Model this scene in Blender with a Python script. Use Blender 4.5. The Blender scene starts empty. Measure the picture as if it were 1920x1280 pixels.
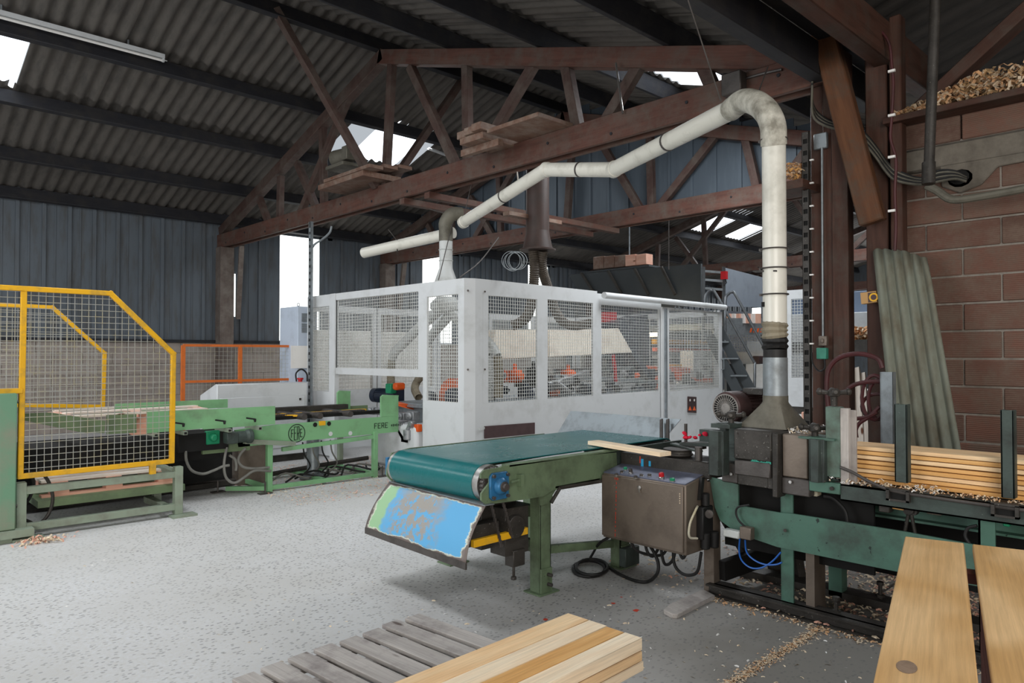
import bpy, math, random
from mathutils import Vector, Matrix
sc = bpy.context.scene
C = sc.collection
R = random.Random(7)
# ---------------------------------------------------------------- camera
FPX, HOR, CAMZ = 1350.0, 665.0, 1.5
AZ = math.radians(46.5)
PITCH = math.atan((HOR - 640.0) / FPX)
cam = bpy.data.cameras.new('camera'); cam.sensor_width = 36; cam.lens = FPX / 1920 * 36
cam.clip_start = .05; cam.clip_end = 200
co = bpy.data.objects.new('camera', cam); C.objects.link(co)
co.location = (0, 0, CAMZ); co.rotation_euler = (math.pi / 2 + PITCH, 0, AZ - math.pi / 2)
sc.camera = co
# ---------------------------------------------------------------- colour management, world
sc.view_settings.view_transform = 'Standard'; sc.view_settings.look = 'None'
sc.view_settings.gamma = 1; sc.view_settings.use_curve_mapping = False
sc.view_settings.exposure = 0.12
w = bpy.data.worlds.new('overcast_sky'); sc.world = w; w.use_nodes = True
w.node_tree.nodes['Background'].inputs[0].default_value = (.86, .93, 1, 1)
w.node_tree.nodes['Background'].inputs[1].default_value = .5
sc.cycles.max_bounces = 6; sc.cycles.diffuse_bounces = 4; sc.cycles.glossy_bounces = 3
sc.cycles.transmission_bounces = 4; sc.cycles.transparent_max_bounces = 6
sc.cycles.sample_clamp_indirect = 6

def roofz(y): return 6.55 - .31 * abs(y - 9.45) if y > 2.55 else 4.41 + .31 * (2.55 - y) if y > -4.5 else 4.41 + .31 * 7.05 - .31 * (-4.5 - y)

def area(name, loc, target, sx, sy, power, col=(1, 1, 1)):
    l = bpy.data.lights.new(name, 'AREA'); l.shape = 'RECTANGLE'; l.size = sx; l.size_y = sy
    l.energy = power; l.color = col
    o = bpy.data.objects.new(name, l); C.objects.link(o); o.location = loc
    o.rotation_euler = (Vector(target) - Vector(loc)).to_track_quat('-Z', 'Y').to_euler()
    return o
# daylight entering through the roof lights (one lamp just below each translucent sheet)
SKY = []   # (x0, x1, y0, y1) of each roof light
def roof_light(x0, x1, y0, y1, k=1.0):
    SKY.append((x0, x1, y0, y1))
    xm, ym = (x0 + x1) / 2, (y0 + y1) / 2
    s = -.31 if (ym > 9.45 or (-4.5 < ym < 2.55)) else .31
    n = Vector((0, s, -1)).normalized() if False else Vector((0, s * 1, -1)).normalized()
    z = roofz(ym) - .3
    area('roof_light_daylight', (xm, ym, z), (xm + 0, ym + s, z - 1), x1 - x0, y1 - y0, 19 * k * (x1 - x0) * (y1 - y0), (.93, .97, 1))
roof_light(.9, 1.97, 11.4, 12.9, 1.3)
roof_light(7.6, 8.7, 11.4, 12.9, 1.0)
roof_light(7.5, 9.1, 4.2, 5.9, 2.6)
roof_light(1.0, 2.2, 4.4, 7.8, 1.6)
roof_light(-4.5, -3.3, 4.4, 7.8, 1.6)
roof_light(-3.9, -2.8, 11.6, 14.3, 1.3)
roof_light(12.0, 13.2, 4.4, 7.8, 1.2)
roof_light(12.0, 13.2, 11.6, 14.3, 1.2)
roof_light(16.4, 17.6, 4.4, 7.8, 1.2)
roof_light(20.0, 21.2, 11.2, 12.8, 1.2)
roof_light(22.2, 23.4, 11.2, 12.8, 1.2)
roof_light(26.0, 28, 5, 8, 2)
# the open doorway behind and left of the camera, overcast daylight
area('doorway_daylight', (-6.6, 7.4, 2.3), (2.5, 6.8, .2), 6.0, 4.2, 290, (.93, .97, 1))
area('camera_side_fill', (-4.5, -5.0, 2.2), (4.5, 2.5, .9), 6.0, 4.0, 640, (1, .96, .9))  # added fill lamp behind the camera to lift shadows, no doorway built there
roof_light(.2, 1.6, -3.2, -.6, 1.6)  # unseen roof light added over the camera bay to brighten the board tops
roof_light(3.6, 4.8, -3.2, -1.0, 1.0)  # second unseen roof light added over the camera bay for extra top light
area('far_doorway_daylight', (33.5, 9.5, 2.6), (20, 9.5, 2), 7, 4, 420, (.95, .98, 1))

# ---------------------------------------------------------------- projection helpers (pixel of the 1920x1280 photo + a known plane -> a world point)
F_ = Vector((math.cos(AZ) * math.cos(PITCH), math.sin(AZ) * math.cos(PITCH), math.sin(PITCH)))
R_ = Vector((math.sin(AZ), -math.cos(AZ), 0)); U_ = R_.cross(F_)
CAM = Vector((0, 0, CAMZ))
def P(px, py, z=None, X=None, Y=None, d=None):
    r = F_ + R_ * ((px - 960) / FPX) + U_ * ((640 - py) / FPX)
    if z is not None: t = (z - CAMZ) / r.z
    elif X is not None: t = X / r.x
    elif Y is not None: t = Y / r.y
    else: t = d
    return CAM + r * t
V = Vector
# ---------------------------------------------------------------- mesh builder
WL = {}     # world location of every object built
class B:
    def __init__(s): s.v = []; s.f = []; s.g = []; s.m = []
    def _a(s, vs, fs, gs, mi=0):
        n = len(s.v); s.v += [tuple(x) for x in vs]; s.g += gs
        s.f += [tuple(n + i for i in f) for f in fs]; s.m += [mi] * len(fs); return s
    def hexa(s, p, gl=None, mi=0):
        # p: 8 corners, bottom 4 then top 4
        if gl is None:
            a = (V(p[1]) - V(p[0])).length; b = (V(p[3]) - V(p[0])).length; c = (V(p[4]) - V(p[0])).length
            raw = [(x * a, y * b, z * c) for x, y, z in ((0, 0, 0), (1, 0, 0), (1, 1, 0), (0, 1, 0), (0, 0, 1), (1, 0, 1), (1, 1, 1), (0, 1, 1))]
            o = [a, b, c]; k = o.index(max(o)); r = R.random() * 40
            gl = [(q[k] + r, q[(k + 1) % 3] + r, q[(k + 2) % 3] + r) for q in raw]
        return s._a(p, [(0, 3, 2, 1), (4, 5, 6, 7), (0, 1, 5, 4), (1, 2, 6, 5), (2, 3, 7, 6), (3, 0, 4, 7)], gl, mi)
    def box(s, c, d, rot=None, mi=0):
        c = V(c); h = [x / 2 for x in d]
        p = []
        for z in (-1, 1):
            for x, y in ((-1, -1), (1, -1), (1, 1), (-1, 1)):
                q = V((x * h[0], y * h[1], z * h[2]))
                if rot is not None: q = rot @ q
                p.append(c + q)
        return s.hexa(p, None, mi)
    def bb(s, a, b, mi=0):
        return s.box([(a[i] + b[i]) / 2 for i in range(3)], [abs(b[i] - a[i]) for i in range(3)], None, mi)
    def beam(s, a, b, w, h, up=(0, 0, 1), ext=0, mi=0):
        a, b = V(a), V(b); d = (b - a).normalized(); a = a - d * ext; b = b + d * ext
        up = V(up); sd = d.cross(up)
        if sd.length < 1e-4: sd = d.cross(V((1, 0, 0)))
        sd.normalize(); u = sd.cross(d)
        x, y = sd * w / 2, u * h / 2
        p = [a - x - y, b - x - y, b + x - y, a + x - y, a - x + y, b - x + y, b + x + y, a + x + y]
        return s.hexa(p, None, mi)
    def cyl(s, a, b, r, r2=None, n=14, cap=True, mi=0):
        a, b = V(a), V(b); r2 = r if r2 is None else r2
        d = (b - a).normalized(); x = d.orthogonal().normalized(); y = d.cross(x); L = (b - a).length
        vs = []; gs = []
        for q, rr, l in ((a, r, 0), (b, r2, L)):
            for i in range(n):
                t = 2 * math.pi * i / n
                vs.append(q + (x * math.cos(t) + y * math.sin(t)) * rr); gs.append((l, math.cos(t) * rr, math.sin(t) * rr))
        fs = [(i, (i + 1) % n, n + (i + 1) % n, n + i) for i in range(n)]
        if cap: fs += [tuple(range(n - 1, -1, -1)), tuple(range(n, 2 * n))]
        return s._a(vs, fs, gs, mi)
    def lathe(s, a, axis, prof, n=20, mi=0):
        # prof: list of (radius, distance along axis)
        a = V(a); d = V(axis).normalized(); x = d.orthogonal().normalized(); y = d.cross(x)
        vs = []; gs = []
        for r, t in prof:
            for i in range(n):
                w_ = 2 * math.pi * i / n
                vs.append(a + d * t + (x * math.cos(w_) + y * math.sin(w_)) * r); gs.append((t, r * math.cos(w_), r * math.sin(w_)))
        fs = []
        for k in range(len(prof) - 1):
            for i in range(n):
                j = (i + 1) % n
                fs.append((k * n + i, k * n + j, (k + 1) * n + j, (k + 1) * n + i))
        fs += [tuple(range(n - 1, -1, -1)), tuple(range((len(prof) - 1) * n, len(prof) * n))]
        return s._a(vs, fs, gs, mi)
    def tube(s, pts, r, n=8, smooth=0, mi=0, closed=False):
        pts = [V(p) for p in pts]
        if smooth: pts = spline(pts, smooth, closed)
        m = len(pts); vs = []; gs = []; x = None; L = 0
        for i, p in enumerate(pts):
            q0 = pts[i - 1] if (i or closed) else pts[i]; q1 = pts[(i + 1) % m] if (i < m - 1 or closed) else pts[i]
            d = (q1 - q0).normalized()
            x = d.orthogonal().normalized() if x is None else (x - d * x.dot(d)).normalized()
            y = d.cross(x)
            if i: L += (p - pts[i - 1]).length
            rr = r(i / (m - 1)) if callable(r) else r
            for k in range(n):
                t = 2 * math.pi * k / n
                vs.append(p + (x * math.cos(t) + y * math.sin(t)) * rr); gs.append((L, rr * math.cos(t), rr * math.sin(t)))
        fs = []
        for i in range(m if closed else m - 1):
            i2 = (i + 1) % m
            for k in range(n):
                k2 = (k + 1) % n; fs.append((i * n + k, i * n + k2, i2 * n + k2, i2 * n + k))
        if not closed: fs += [tuple(range(n - 1, -1, -1)), tuple(range((m - 1) * n, m * n))]
        return s._a(vs, fs, gs, mi)
    def prism(s, poly, vec, mi=0):
        vec = V(vec); n = len(poly); poly = [V(p) for p in poly]
        e = (poly[1] - poly[0]).normalized(); f = vec.normalized().cross(e)
        gs = [((p - poly[0]).dot(e), (p - poly[0]).dot(f), 0) for p in poly]
        gs += [(g[0], g[1], vec.length) for g in gs]
        fs = [tuple(range(n - 1, -1, -1)), tuple(range(n, 2 * n))] + [(i, (i + 1) % n, n + (i + 1) % n, n + i) for i in range(n)]
        return s._a(poly + [p + vec for p in poly], fs, gs, mi)
    def quad(s, a, b, c, d, mi=0):
        a, b, c, d = V(a), V(b), V(c), V(d)
        return s._a([a, b, c, d], [(0, 1, 2, 3)], [(0, 0, 0), ((b - a).length, 0, 0), ((c - d).length, (c - b).length, 0), (0, (d - a).length, 0)], mi)
    def wire(s, a, b, r, mi=0):
        a, b = V(a), V(b); d = (b - a).normalized(); x = d.orthogonal().normalized() * r; y = d.cross(x)
        return s._a([a + x, a + y, a - x, a - y, b + x, b + y, b - x, b - y], [(i, (i + 1) % 4, 4 + (i + 1) % 4, 4 + i) for i in range(4)], [(0, 0, 0)] * 8, mi)
    def grid(s, o, u, v, lu, lv, p, r, clip=None, pv=None):
        # welded wire mesh over the rectangle o + [0,lu]u + [0,lv]v, pitch p
        o, u, v = V(o), V(u).normalized(), V(v).normalized(); pv = pv or p
        off = u.cross(v) * r
        n = int(lu / p)
        for i in range(n + 1):
            x = (lu - n * p) / 2 + i * p
            hi = lv if clip is None else min(lv, clip(x))
            if hi > .02: s.wire(o + u * x, o + u * x + v * hi, r)
        n = int(lv / pv)
        for i in range(n + 1):
            y = (lv - n * pv) / 2 + i * pv; hi = lu
            if clip is not None:
                hi = 0; k = 0
                while k <= lu and clip(k) >= y: hi = k; k += .01
            if hi > .02: s.wire(o + v * y + off * 1.6, o + v * y + off * 1.6 + u * hi, r)
        return s
    def build(s, name, mat, parent=None, label=None, cat=None, group=None, kind=None, ang=35, bevel=0, seg=1, origin=None, subsurf=0):
        xs = list(zip(*s.v)); lo = [min(a) for a in xs]; hi = [max(a) for a in xs]
        o3 = V(origin) if origin else V(((lo[0] + hi[0]) / 2, (lo[1] + hi[1]) / 2, lo[2]))
        me = bpy.data.meshes.new(name); me.from_pydata([V(p) - o3 for p in s.v], [], s.f)
        at = me.attributes.new('g', 'FLOAT_VECTOR', 'POINT'); at.data.foreach_set('vector', [c for g in s.g for c in g])
        mats = mat if isinstance(mat, (list, tuple)) else [mat]
        for m_ in mats: me.materials.append(m_)
        if len(mats) > 1: me.polygons.foreach_set('material_index', s.m)
        me.validate(); me.update()
        if ang: me.shade_smooth(); me.set_sharp_from_angle(angle=math.radians(ang))
        ob = bpy.data.objects.new(name, me); C.objects.link(ob); WL[ob.name] = o3
        if parent is not None: ob.parent = parent; ob.location = o3 - WL[parent.name]
        else: ob.location = o3
        if bevel:
            bm = ob.modifiers.new('bevel', 'BEVEL'); bm.width = bevel; bm.segments = seg; bm.limit_method = 'ANGLE'; bm.angle_limit = math.radians(40)
        tag(ob, label, cat, group, kind); return ob
def spline(pts, k, closed=False):
    out = []; n = len(pts); rng = n if closed else n - 1
    for i in range(rng):
        p1, p2 = pts[i], pts[(i + 1) % n]
        p0 = pts[i - 1] if (i or closed) else p1 * 2 - p2
        p3 = pts[(i + 2) % n] if (i + 2 < n or closed) else p2 * 2 - p1
        for j in range(k):
            t = j / k
            out.append(.5 * ((2 * p1) + (p2 - p0) * t + (2 * p0 - 5 * p1 + 4 * p2 - p3) * t * t + (3 * p1 - p0 - 3 * p2 + p3) * t ** 3))
    if not closed: out.append(pts[-1])
    return out
def tag(o, label=None, cat=None, group=None, kind=None):
    if label: o['label'] = label
    if cat: o['category'] = cat
    if group: o['group'] = group
    if kind: o['kind'] = kind
    return o
def thing(name, label, cat, loc, group=None, kind=None):
    o = bpy.data.objects.new(name, None); C.objects.link(o); o.location = loc; o.empty_display_size = .1
    WL[o.name] = V(loc); return tag(o, label, cat, group, kind)
def copy_tree(o, parent=None, loc=None, rz=None, label=None):
    c = o.copy(); C.objects.link(c)
    if parent is not None: c.parent = parent
    if loc is not None: c.location = loc
    if rz is not None: c.rotation_euler.z = rz
    if label: c['label'] = label
    WL[c.name] = V(c.location) if parent is None else WL[parent.name] + V(c.location)
    for ch in list(o.children): copy_tree(ch, c)
    return c
def circ(c, r, u, v, n=24): c, u, v = V(c), V(u), V(v); return [c + u * math.cos(2 * math.pi * i / n) * r + v * math.sin(2 * math.pi * i / n) * r for i in range(n)]
# ---------------------------------------------------------------- materials
def newmat(name):
    m = bpy.data.materials.new(name); m.use_nodes = True; nt = m.node_tree; bs = nt.nodes['Principled BSDF']; return m, nt, bs
def N(nt, t, **k):
    n = nt.nodes.new(t)
    for a, b in k.items():
        if a.startswith('_'): setattr(n, a[1:], b)
        else: n.inputs[a.replace('0', ' ')].default_value = b
    return n
def mixc(nt, fac, a, b, mode='MIX'):
    n = nt.nodes.new('ShaderNodeMix'); n.data_type = 'RGBA'; n.blend_type = mode
    for sock, val in ((n.inputs[0], fac), (n.inputs[6], a), (n.inputs[7], b)):
        if hasattr(val, 'links'): nt.links.new(val, sock)
        else: sock.default_value = val if not isinstance(val, tuple) or len(val) == 4 else (*val, 1)
    return n.outputs[2]
def ramp(nt, src, a, b, ca=(0, 0, 0, 1), cb=(1, 1, 1, 1)):
    n = nt.nodes.new('ShaderNodeValToRGB'); n.color_ramp.elements[0].position = a; n.color_ramp.elements[1].position = b
    n.color_ramp.elements[0].color = ca; n.color_ramp.elements[1].color = cb
    nt.links.new(src, n.inputs[0]); return n.outputs[0]
def lin(c):
    if isinstance(c, str):
        c = [int(c[i:i + 2], 16) / 255 for i in (0, 2, 4)]
    return tuple((x / 12.92 if x <= .04045 else ((x + .055) / 1.055) ** 2.4) for x in c)
def noise(nt, vec, scale, detail=4, rough=.6, sc3=None):
    if sc3:
        mp = nt.nodes.new('ShaderNodeMapping'); mp.inputs['Scale'].default_value = sc3; nt.links.new(vec, mp.inputs[0]); vec = mp.outputs[0]
    n = nt.nodes.new('ShaderNodeTexNoise'); n.inputs['Scale'].default_value = scale; n.inputs['Detail'].default_value = detail
    n.inputs['Roughness'].default_value = rough; nt.links.new(vec, n.inputs['Vector']); return n.outputs['Fac']
def setbump(nt, bs, h, dist=.01, strength=.5):
    b = nt.nodes.new('ShaderNodeBump'); b.inputs['Distance'].default_value = dist; b.inputs['Strength'].default_value = strength
    nt.links.new(h, b.inputs['Height']); nt.links.new(b.outputs[0], bs.inputs['Normal'])
def paint(name, col, dirt='4a4640', amt=.35, scale=6, rough=.5, metal=0, bump=.15, spots=None, spot_amt=.0, spec=.4, fine=60, sc3=None):
    """painted or bare metal, plastic, plaster: base colour, blotchy dirt, small chips"""
    m, nt, bs = newmat(name); c = lin(col); dc = lin(dirt)
    pos = nt.nodes.new('ShaderNodeNewGeometry').outputs['Position']
    n1 = noise(nt, pos, scale, 6, .65, sc3)
    f = ramp(nt, n1, .62 - amt * .45, .78 - amt * .25)
    a = nt.nodes.new('ShaderNodeMath'); a.operation = 'MULTIPLY'; a.inputs[1].default_value = min(1, .35 + amt); nt.links.new(f, a.inputs[0])
    out = mixc(nt, a.outputs[0], (*c, 1), (*dc, 1))
    n2 = noise(nt, pos, fine, 3, .5)
    if spots:
        f2 = ramp(nt, n2, .7 - spot_amt, .73 - spot_amt); out = mixc(nt, f2, out, (*lin(spots), 1))
    nt.links.new(out, bs.inputs['Base Color'])
    bs.inputs['Metallic'].default_value = metal; bs.inputs['Specular IOR Level'].default_value = spec
    rr = nt.nodes.new('ShaderNodeMapRange'); rr.inputs['To Min'].default_value = max(.05, rough - .12); rr.inputs['To Max'].default_value = min(1, rough + .2)
    nt.links.new(n1, rr.inputs[0]); nt.links.new(rr.outputs[0], bs.inputs['Roughness'])
    if bump: setbump(nt, bs, n2, .004, bump)
    return m
def wood(name, c1, c2, ring=7, rough=.65, knots=True, dirt=None, amt=.3, bump=.4, knotcol=None, contrast=1.0):
    """sawn timber; grain runs along attribute g.x"""
    m, nt, bs = newmat(name)
    at = nt.nodes.new('ShaderNodeAttribute'); at.attribute_name = 'g'; g = at.outputs['Vector']
    oi = nt.nodes.new('ShaderNodeObjectInfo'); ad = nt.nodes.new('ShaderNodeVectorMath'); ad.operation = 'ADD'
    ml = nt.nodes.new('ShaderNodeMath'); ml.operation = 'MULTIPLY'; ml.inputs[1].default_value = 37; nt.links.new(oi.outputs['Random'], ml.inputs[0])
    nt.links.new(g, ad.inputs[0]); nt.links.new(ml.outputs[0], ad.inputs[1]); g = ad.outputs[0]
    n1 = noise(nt, g, 1, 3, .55, (.9, ring, ring)); n2 = noise(nt, g, 1, 5, .7, (3, 110, 110))
    mp = nt.nodes.new('ShaderNodeMath'); mp.operation = 'MULTIPLY_ADD'; mp.inputs[1].default_value = 26; mp.inputs[2].default_value = 0; nt.links.new(n1, mp.inputs[0])
    sn = nt.nodes.new('ShaderNodeMath'); sn.operation = 'SINE'; nt.links.new(mp.outputs[0], sn.inputs[0])
    mr = nt.nodes.new('ShaderNodeMapRange'); mr.inputs['From Min'].default_value = -1; nt.links.new(sn.outputs[0], mr.inputs[0])
    a = nt.nodes.new('ShaderNodeMath'); a.operation = 'MULTIPLY'; a.inputs[1].default_value = .55 * contrast; nt.links.new(mr.outputs[0], a.inputs[0])
    out = mixc(nt, a.outputs[0], (*lin(c1), 1), (*lin(c2), 1))
    f2 = ramp(nt, n2, .35, .75, (.8, .8, .8, 1), (1.1, 1.1, 1.1, 1)); out = mixc(nt, 1.0, out, f2, 'MULTIPLY')
    n3 = noise(nt, g, 1, 2, .5, (.5, 3, 3)); out = mixc(nt, ramp(nt, n3, .45, .65), out, mixc(nt, .45 * contrast, out, (*lin(c2), 1)))
    if knots:
        mp2 = nt.nodes.new('ShaderNodeMapping'); mp2.inputs['Scale'].default_value = (2.2, 7, 7); nt.links.new(g, mp2.inputs[0])
        vo = nt.nodes.new('ShaderNodeTexVoronoi'); vo.inputs['Scale'].default_value = 1; nt.links.new(mp2.outputs[0], vo.inputs['Vector'])
        out = mixc(nt, ramp(nt, vo.outputs['Distance'], .06, .11, (1, 1, 1, 1), (0, 0, 0, 1)), out, (*lin(knotcol or '6a3a1e'), 1))
    if dirt:
        pos = nt.nodes.new('ShaderNodeNewGeometry').outputs['Position']
        out = mixc(nt, ramp(nt, noise(nt, pos, 4, 5, .7), .62 - amt * .5, .8 - amt * .2), out, (*lin(dirt), 1))
    nt.links.new(out, bs.inputs['Base Color']); bs.inputs['Roughness'].default_value = rough; bs.inputs['Specular IOR Level'].default_value = .25
    setbump(nt, bs, n2, .004, bump); return m
def emit(name, col, st):
    m, nt, bs = newmat(name); bs.inputs['Base Color'].default_value = (*lin(col), 1)
    bs.inputs['Emission Color'].default_value = (*lin(col), 1); bs.inputs['Emission Strength'].default_value = st; bs.inputs['Roughness'].default_value = .6; return m

def floor_mat():
    m, nt, bs = newmat('speckled_concrete'); pos = nt.nodes.new('ShaderNodeNewGeometry').outputs['Position']
    base = mixc(nt, ramp(nt, noise(nt, pos, .7, 4, .6), .35, .7), (*lin('cfcfd0'), 1), (*lin('bdbbb8'), 1))
    base = mixc(nt, ramp(nt, noise(nt, pos, 45, 4, .7), .4, .7), base, (*lin('c2bfba'), 1))
    # worn, oily slab around the planer and the belt (stain with its own outline)
    sub = nt.nodes.new('ShaderNodeVectorMath'); sub.operation = 'DISTANCE'; sub.inputs[1].default_value = (4.4, .6, 0)
    nt.links.new(pos, sub.inputs[0])
    ad = nt.nodes.new('ShaderNodeMath'); ad.operation = 'MULTIPLY_ADD'; ad.inputs[1].default_value = 2.2; nt.links.new(noise(nt, pos, .9, 4, .6), ad.inputs[0]); nt.links.new(sub.outputs['Value'], ad.inputs[2])
    mr = nt.nodes.new('ShaderNodeMapRange'); mr.inputs['From Min'].default_value = 2.6; mr.inputs['From Max'].default_value = 4.6; mr.inputs['To Min'].default_value = 1; mr.inputs['To Max'].default_value = 0
    nt.links.new(ad.outputs[0], mr.inputs[0])
    base = mixc(nt, mr.outputs[0], base, (*lin('84807a'), 1))
    vo = nt.nodes.new('ShaderNodeTexVoronoi'); vo.inputs['Scale'].default_value = 30; vo.inputs['Randomness'].default_value = 1
    mp = nt.nodes.new('ShaderNodeMapping'); mp.inputs['Scale'].default_value = (1, 1.5, 1); mp.inputs['Rotation'].default_value = (0, 0, .8); nt.links.new(pos, mp.inputs[0]); nt.links.new(mp.outputs[0], vo.inputs['Vector'])
    chip = ramp(nt, vo.outputs['Distance'], .25, .34, (1, 1, 1, 1), (0, 0, 0, 1))
    sep = nt.nodes.new('ShaderNodeSeparateColor'); nt.links.new(vo.outputs['Color'], sep.inputs[0])
    pick = ramp(nt, sep.outputs[0], .12, .25)
    wear = ramp(nt, noise(nt, pos, .55, 3, .5), .2, .55)
    f = nt.nodes.new('ShaderNodeMath'); f.operation = 'MULTIPLY'; nt.links.new(chip, f.inputs[0]); nt.links.new(pick, f.inputs[1])
    f2 = nt.nodes.new('ShaderNodeMath'); f2.operation = 'MULTIPLY'; nt.links.new(f.outputs[0], f2.inputs[0]); nt.links.new(wear, f2.inputs[1])
    f3 = nt.nodes.new('ShaderNodeMath'); f3.operation = 'MULTIPLY'; f3.inputs[1].default_value = .66; nt.links.new(f2.outputs[0], f3.inputs[0])
    chips = mixc(nt, sep.outputs[1], (*lin('56585c'), 1), (*lin('7f7d78'), 1))
    out = mixc(nt, f3.outputs[0], base, chips)
    nt.links.new(out, bs.inputs['Base Color']); bs.inputs['Roughness'].default_value = .62; bs.inputs['Specular IOR Level'].default_value = .35
    setbump(nt, bs, noise(nt, pos, 90, 3, .6), .002, .3); return m
M = {}
M['floor'] = floor_mat()
M['truss'] = wood('dark_truss_timber', '67463c', '49312a', dirt='5e534b', amt=.4, bump=.5, knots=False, contrast=.8)
M['web'] = wood('dusty_brown_web_timber', '54403a', '3c2c28', dirt='5c534c', amt=.4, bump=.5, knots=False, contrast=.8)
M['purlin'] = wood('sooty_purlin_timber', '2f2f33', '242428', dirt='393634', amt=.3, knots=False, contrast=.6)
M['post'] = wood('brown_post_timber', '553a30', '3a261e', dirt='4a413a', amt=.3, bump=.5, knots=False)
M['brace'] = wood('orange_brown_timber', '6f4930', '4e3120', dirt='4f443a', amt=.3, knots=False)
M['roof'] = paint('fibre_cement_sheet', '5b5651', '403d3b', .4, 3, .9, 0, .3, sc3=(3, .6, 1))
M['roof2'] = paint('shade_dark_roof_sheet', '3b3734', '2a2826', .4, 3, .95, 0, .3, sc3=(3, .6, 1))  # darker copy of the roof sheet: the camera bay's shade put into the colour
M['sheet'] = paint('grey_steel_cladding', '5d646b', '504d49', .35, 2.5, .55, .1, .1, sc3=(3, 3, .5))
M['sheet_dk'] = paint('dull_blue_steel_cladding', '525b64', '5d6770', .35, 2.5, .5, .2, .1, sc3=(3, 3, .5))
M['block'] = paint('dusty_concrete_block', '9a9088', '7d746c', .4, 3, .95, 0, .4)
M['mortar'] = paint('grey_mortar', '8a8279', '6a635b', .4, 9, .95, 0, .6)
M['win'] = emit('translucent_panel_daylight', 'f6faf6', 2.2)
M['sky'] = emit('translucent_roof_sheet_daylight', 'eef6ff', 2.4)
M['conc'] = paint('rough_lintel_concrete', '6e675d', '4c463f', .4, 5, .95, 0, .5)
def brick_mat(name, a, b):
    m, nt, bs = newmat(name); pos = nt.nodes.new('ShaderNodeNewGeometry').outputs['Position']
    oi = nt.nodes.new('ShaderNodeObjectInfo')
    base = mixc(nt, oi.outputs['Random'], (*lin(a), 1), (*lin(b), 1))
    base = mixc(nt, ramp(nt, noise(nt, pos, 5, 6, .75), .40, .62), base, (*lin('6b574b'), 1))
    nt.links.new(base, bs.inputs['Base Color']); bs.inputs['Roughness'].default_value = .92
    wv = nt.nodes.new('ShaderNodeTexWave'); wv.bands_direction = 'Z'; wv.inputs['Scale'].default_value = 22; wv.inputs['Distortion'].default_value = .6; wv.inputs['Detail Scale'].default_value = 3
    nt.links.new(pos, wv.inputs['Vector']); setbump(nt, bs, wv.outputs['Fac'], .006, .6); return m
M['brick'] = brick_mat('ribbed_hollow_clay_brick', '735043', '5b4238')
# ================================================================ SETTING
XE, YW, XT = 34.0, 15.85, 6.25
fl = tag(B().bb((-8, -8, -.3), (XE, YW + .2, -.03)).build('floor', M['conc'], ang=0), kind='structure')
B().bb((-8, 1.73, -.03), (XE, YW, 0)).build('concrete_slab', M['floor'], fl, ang=0)
B().bb((-8, -8, -.03), (XE, 1.705, 0)).build('concrete_slab', M['floor'], fl, ang=0)
# roof: corrugated sheets laid in rows between the purlins
ceil = thing('ceiling', None, None, (12, 9.45, 6.5), kind='structure')
def corr_sheet(wx, l, sl, pitch=.2, amp=.026):
    """one corrugated sheet, wx wide (X), l long down the slope"""
    b = B(); n = int(round(wx / pitch)) * 8; vs = []; gs = []
    for j in range(2):
        for i in range(n + 1):
            x = wx * i / n - wx / 2
            vs.append((x, (j - .5) * l, (j - .5) * l * sl + amp * math.cos(2 * math.pi * x / pitch))); gs.append((j * l, x, 0))
    b._a(vs, [(i, i + 1, n + 2 + i, n + 1 + i) for i in range(n)], gs); return b
def sheet_row(y0, y1, x0, x1, name='roof_sheet'):
    sl = -.31 if (y0 > 9.4 or -4.5 <= y0 < 2.5) else .31
    proto = None; wx = 1.0; x = x0
    while x < x1 - .01:
        xc, yc = x + wx / 2, (y0 + y1) / 2
        if not any(a - .5 < xc < b - .0 and c < yc < d for a, b, c, d in SKY):
            z = roofz(yc) + (.012 if int(round(x)) % 2 else 0)
            if proto is None:
                proto = corr_sheet(wx + .06, y1 - y0 + .30, sl).build(name, M['roof'], ceil, ang=60, origin=(0, 0, 0))
                proto.location = V((xc, yc, z)) - WL[ceil.name]
            else:
                c = proto.copy(); C.objects.link(c); c.location = V((xc, yc, z)) - WL[ceil.name]
        x += wx
YL = [9.45, 11.4, 12.9, 14.45, 16.1]; YR = [9.45, 7.9, 6.05, 4.2, 2.55]
for a, b in zip(YL, YL[1:]): sheet_row(a, b, -1, 24)
for a, b in zip(YR[1:], YR): sheet_row(a, b, 1, 24)
b = B()
def big_roof(b, x0, x1, ya, yb, pitch=.25):
    n = int((x1 - x0) / pitch * 4); vs = []; gs = []
    for y in (ya, yb):
        for i in range(n + 1):
            x = x0 + (x1 - x0) * i / n; vs.append((x, y, roofz(y) + .02 * math.cos(i * math.pi / 2))); gs.append((y, x, 0))
    b._a(vs, [(i, i + 1, n + 2 + i, n + 1 + i) for i in range(n)], gs)
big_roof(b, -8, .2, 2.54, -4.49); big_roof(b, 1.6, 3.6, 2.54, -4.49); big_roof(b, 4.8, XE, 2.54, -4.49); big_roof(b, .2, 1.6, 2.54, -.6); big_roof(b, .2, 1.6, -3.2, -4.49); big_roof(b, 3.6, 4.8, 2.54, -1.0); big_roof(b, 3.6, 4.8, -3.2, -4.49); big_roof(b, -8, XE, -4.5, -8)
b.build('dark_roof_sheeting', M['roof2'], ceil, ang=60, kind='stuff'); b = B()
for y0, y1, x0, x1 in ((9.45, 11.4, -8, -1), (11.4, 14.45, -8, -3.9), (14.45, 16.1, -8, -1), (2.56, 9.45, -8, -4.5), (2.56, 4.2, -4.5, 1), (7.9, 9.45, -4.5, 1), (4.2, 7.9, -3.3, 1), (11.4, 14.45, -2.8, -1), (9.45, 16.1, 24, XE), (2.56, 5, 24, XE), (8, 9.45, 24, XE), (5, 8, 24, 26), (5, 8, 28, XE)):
    big_roof(b, x0, x1, y0, y1)
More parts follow.
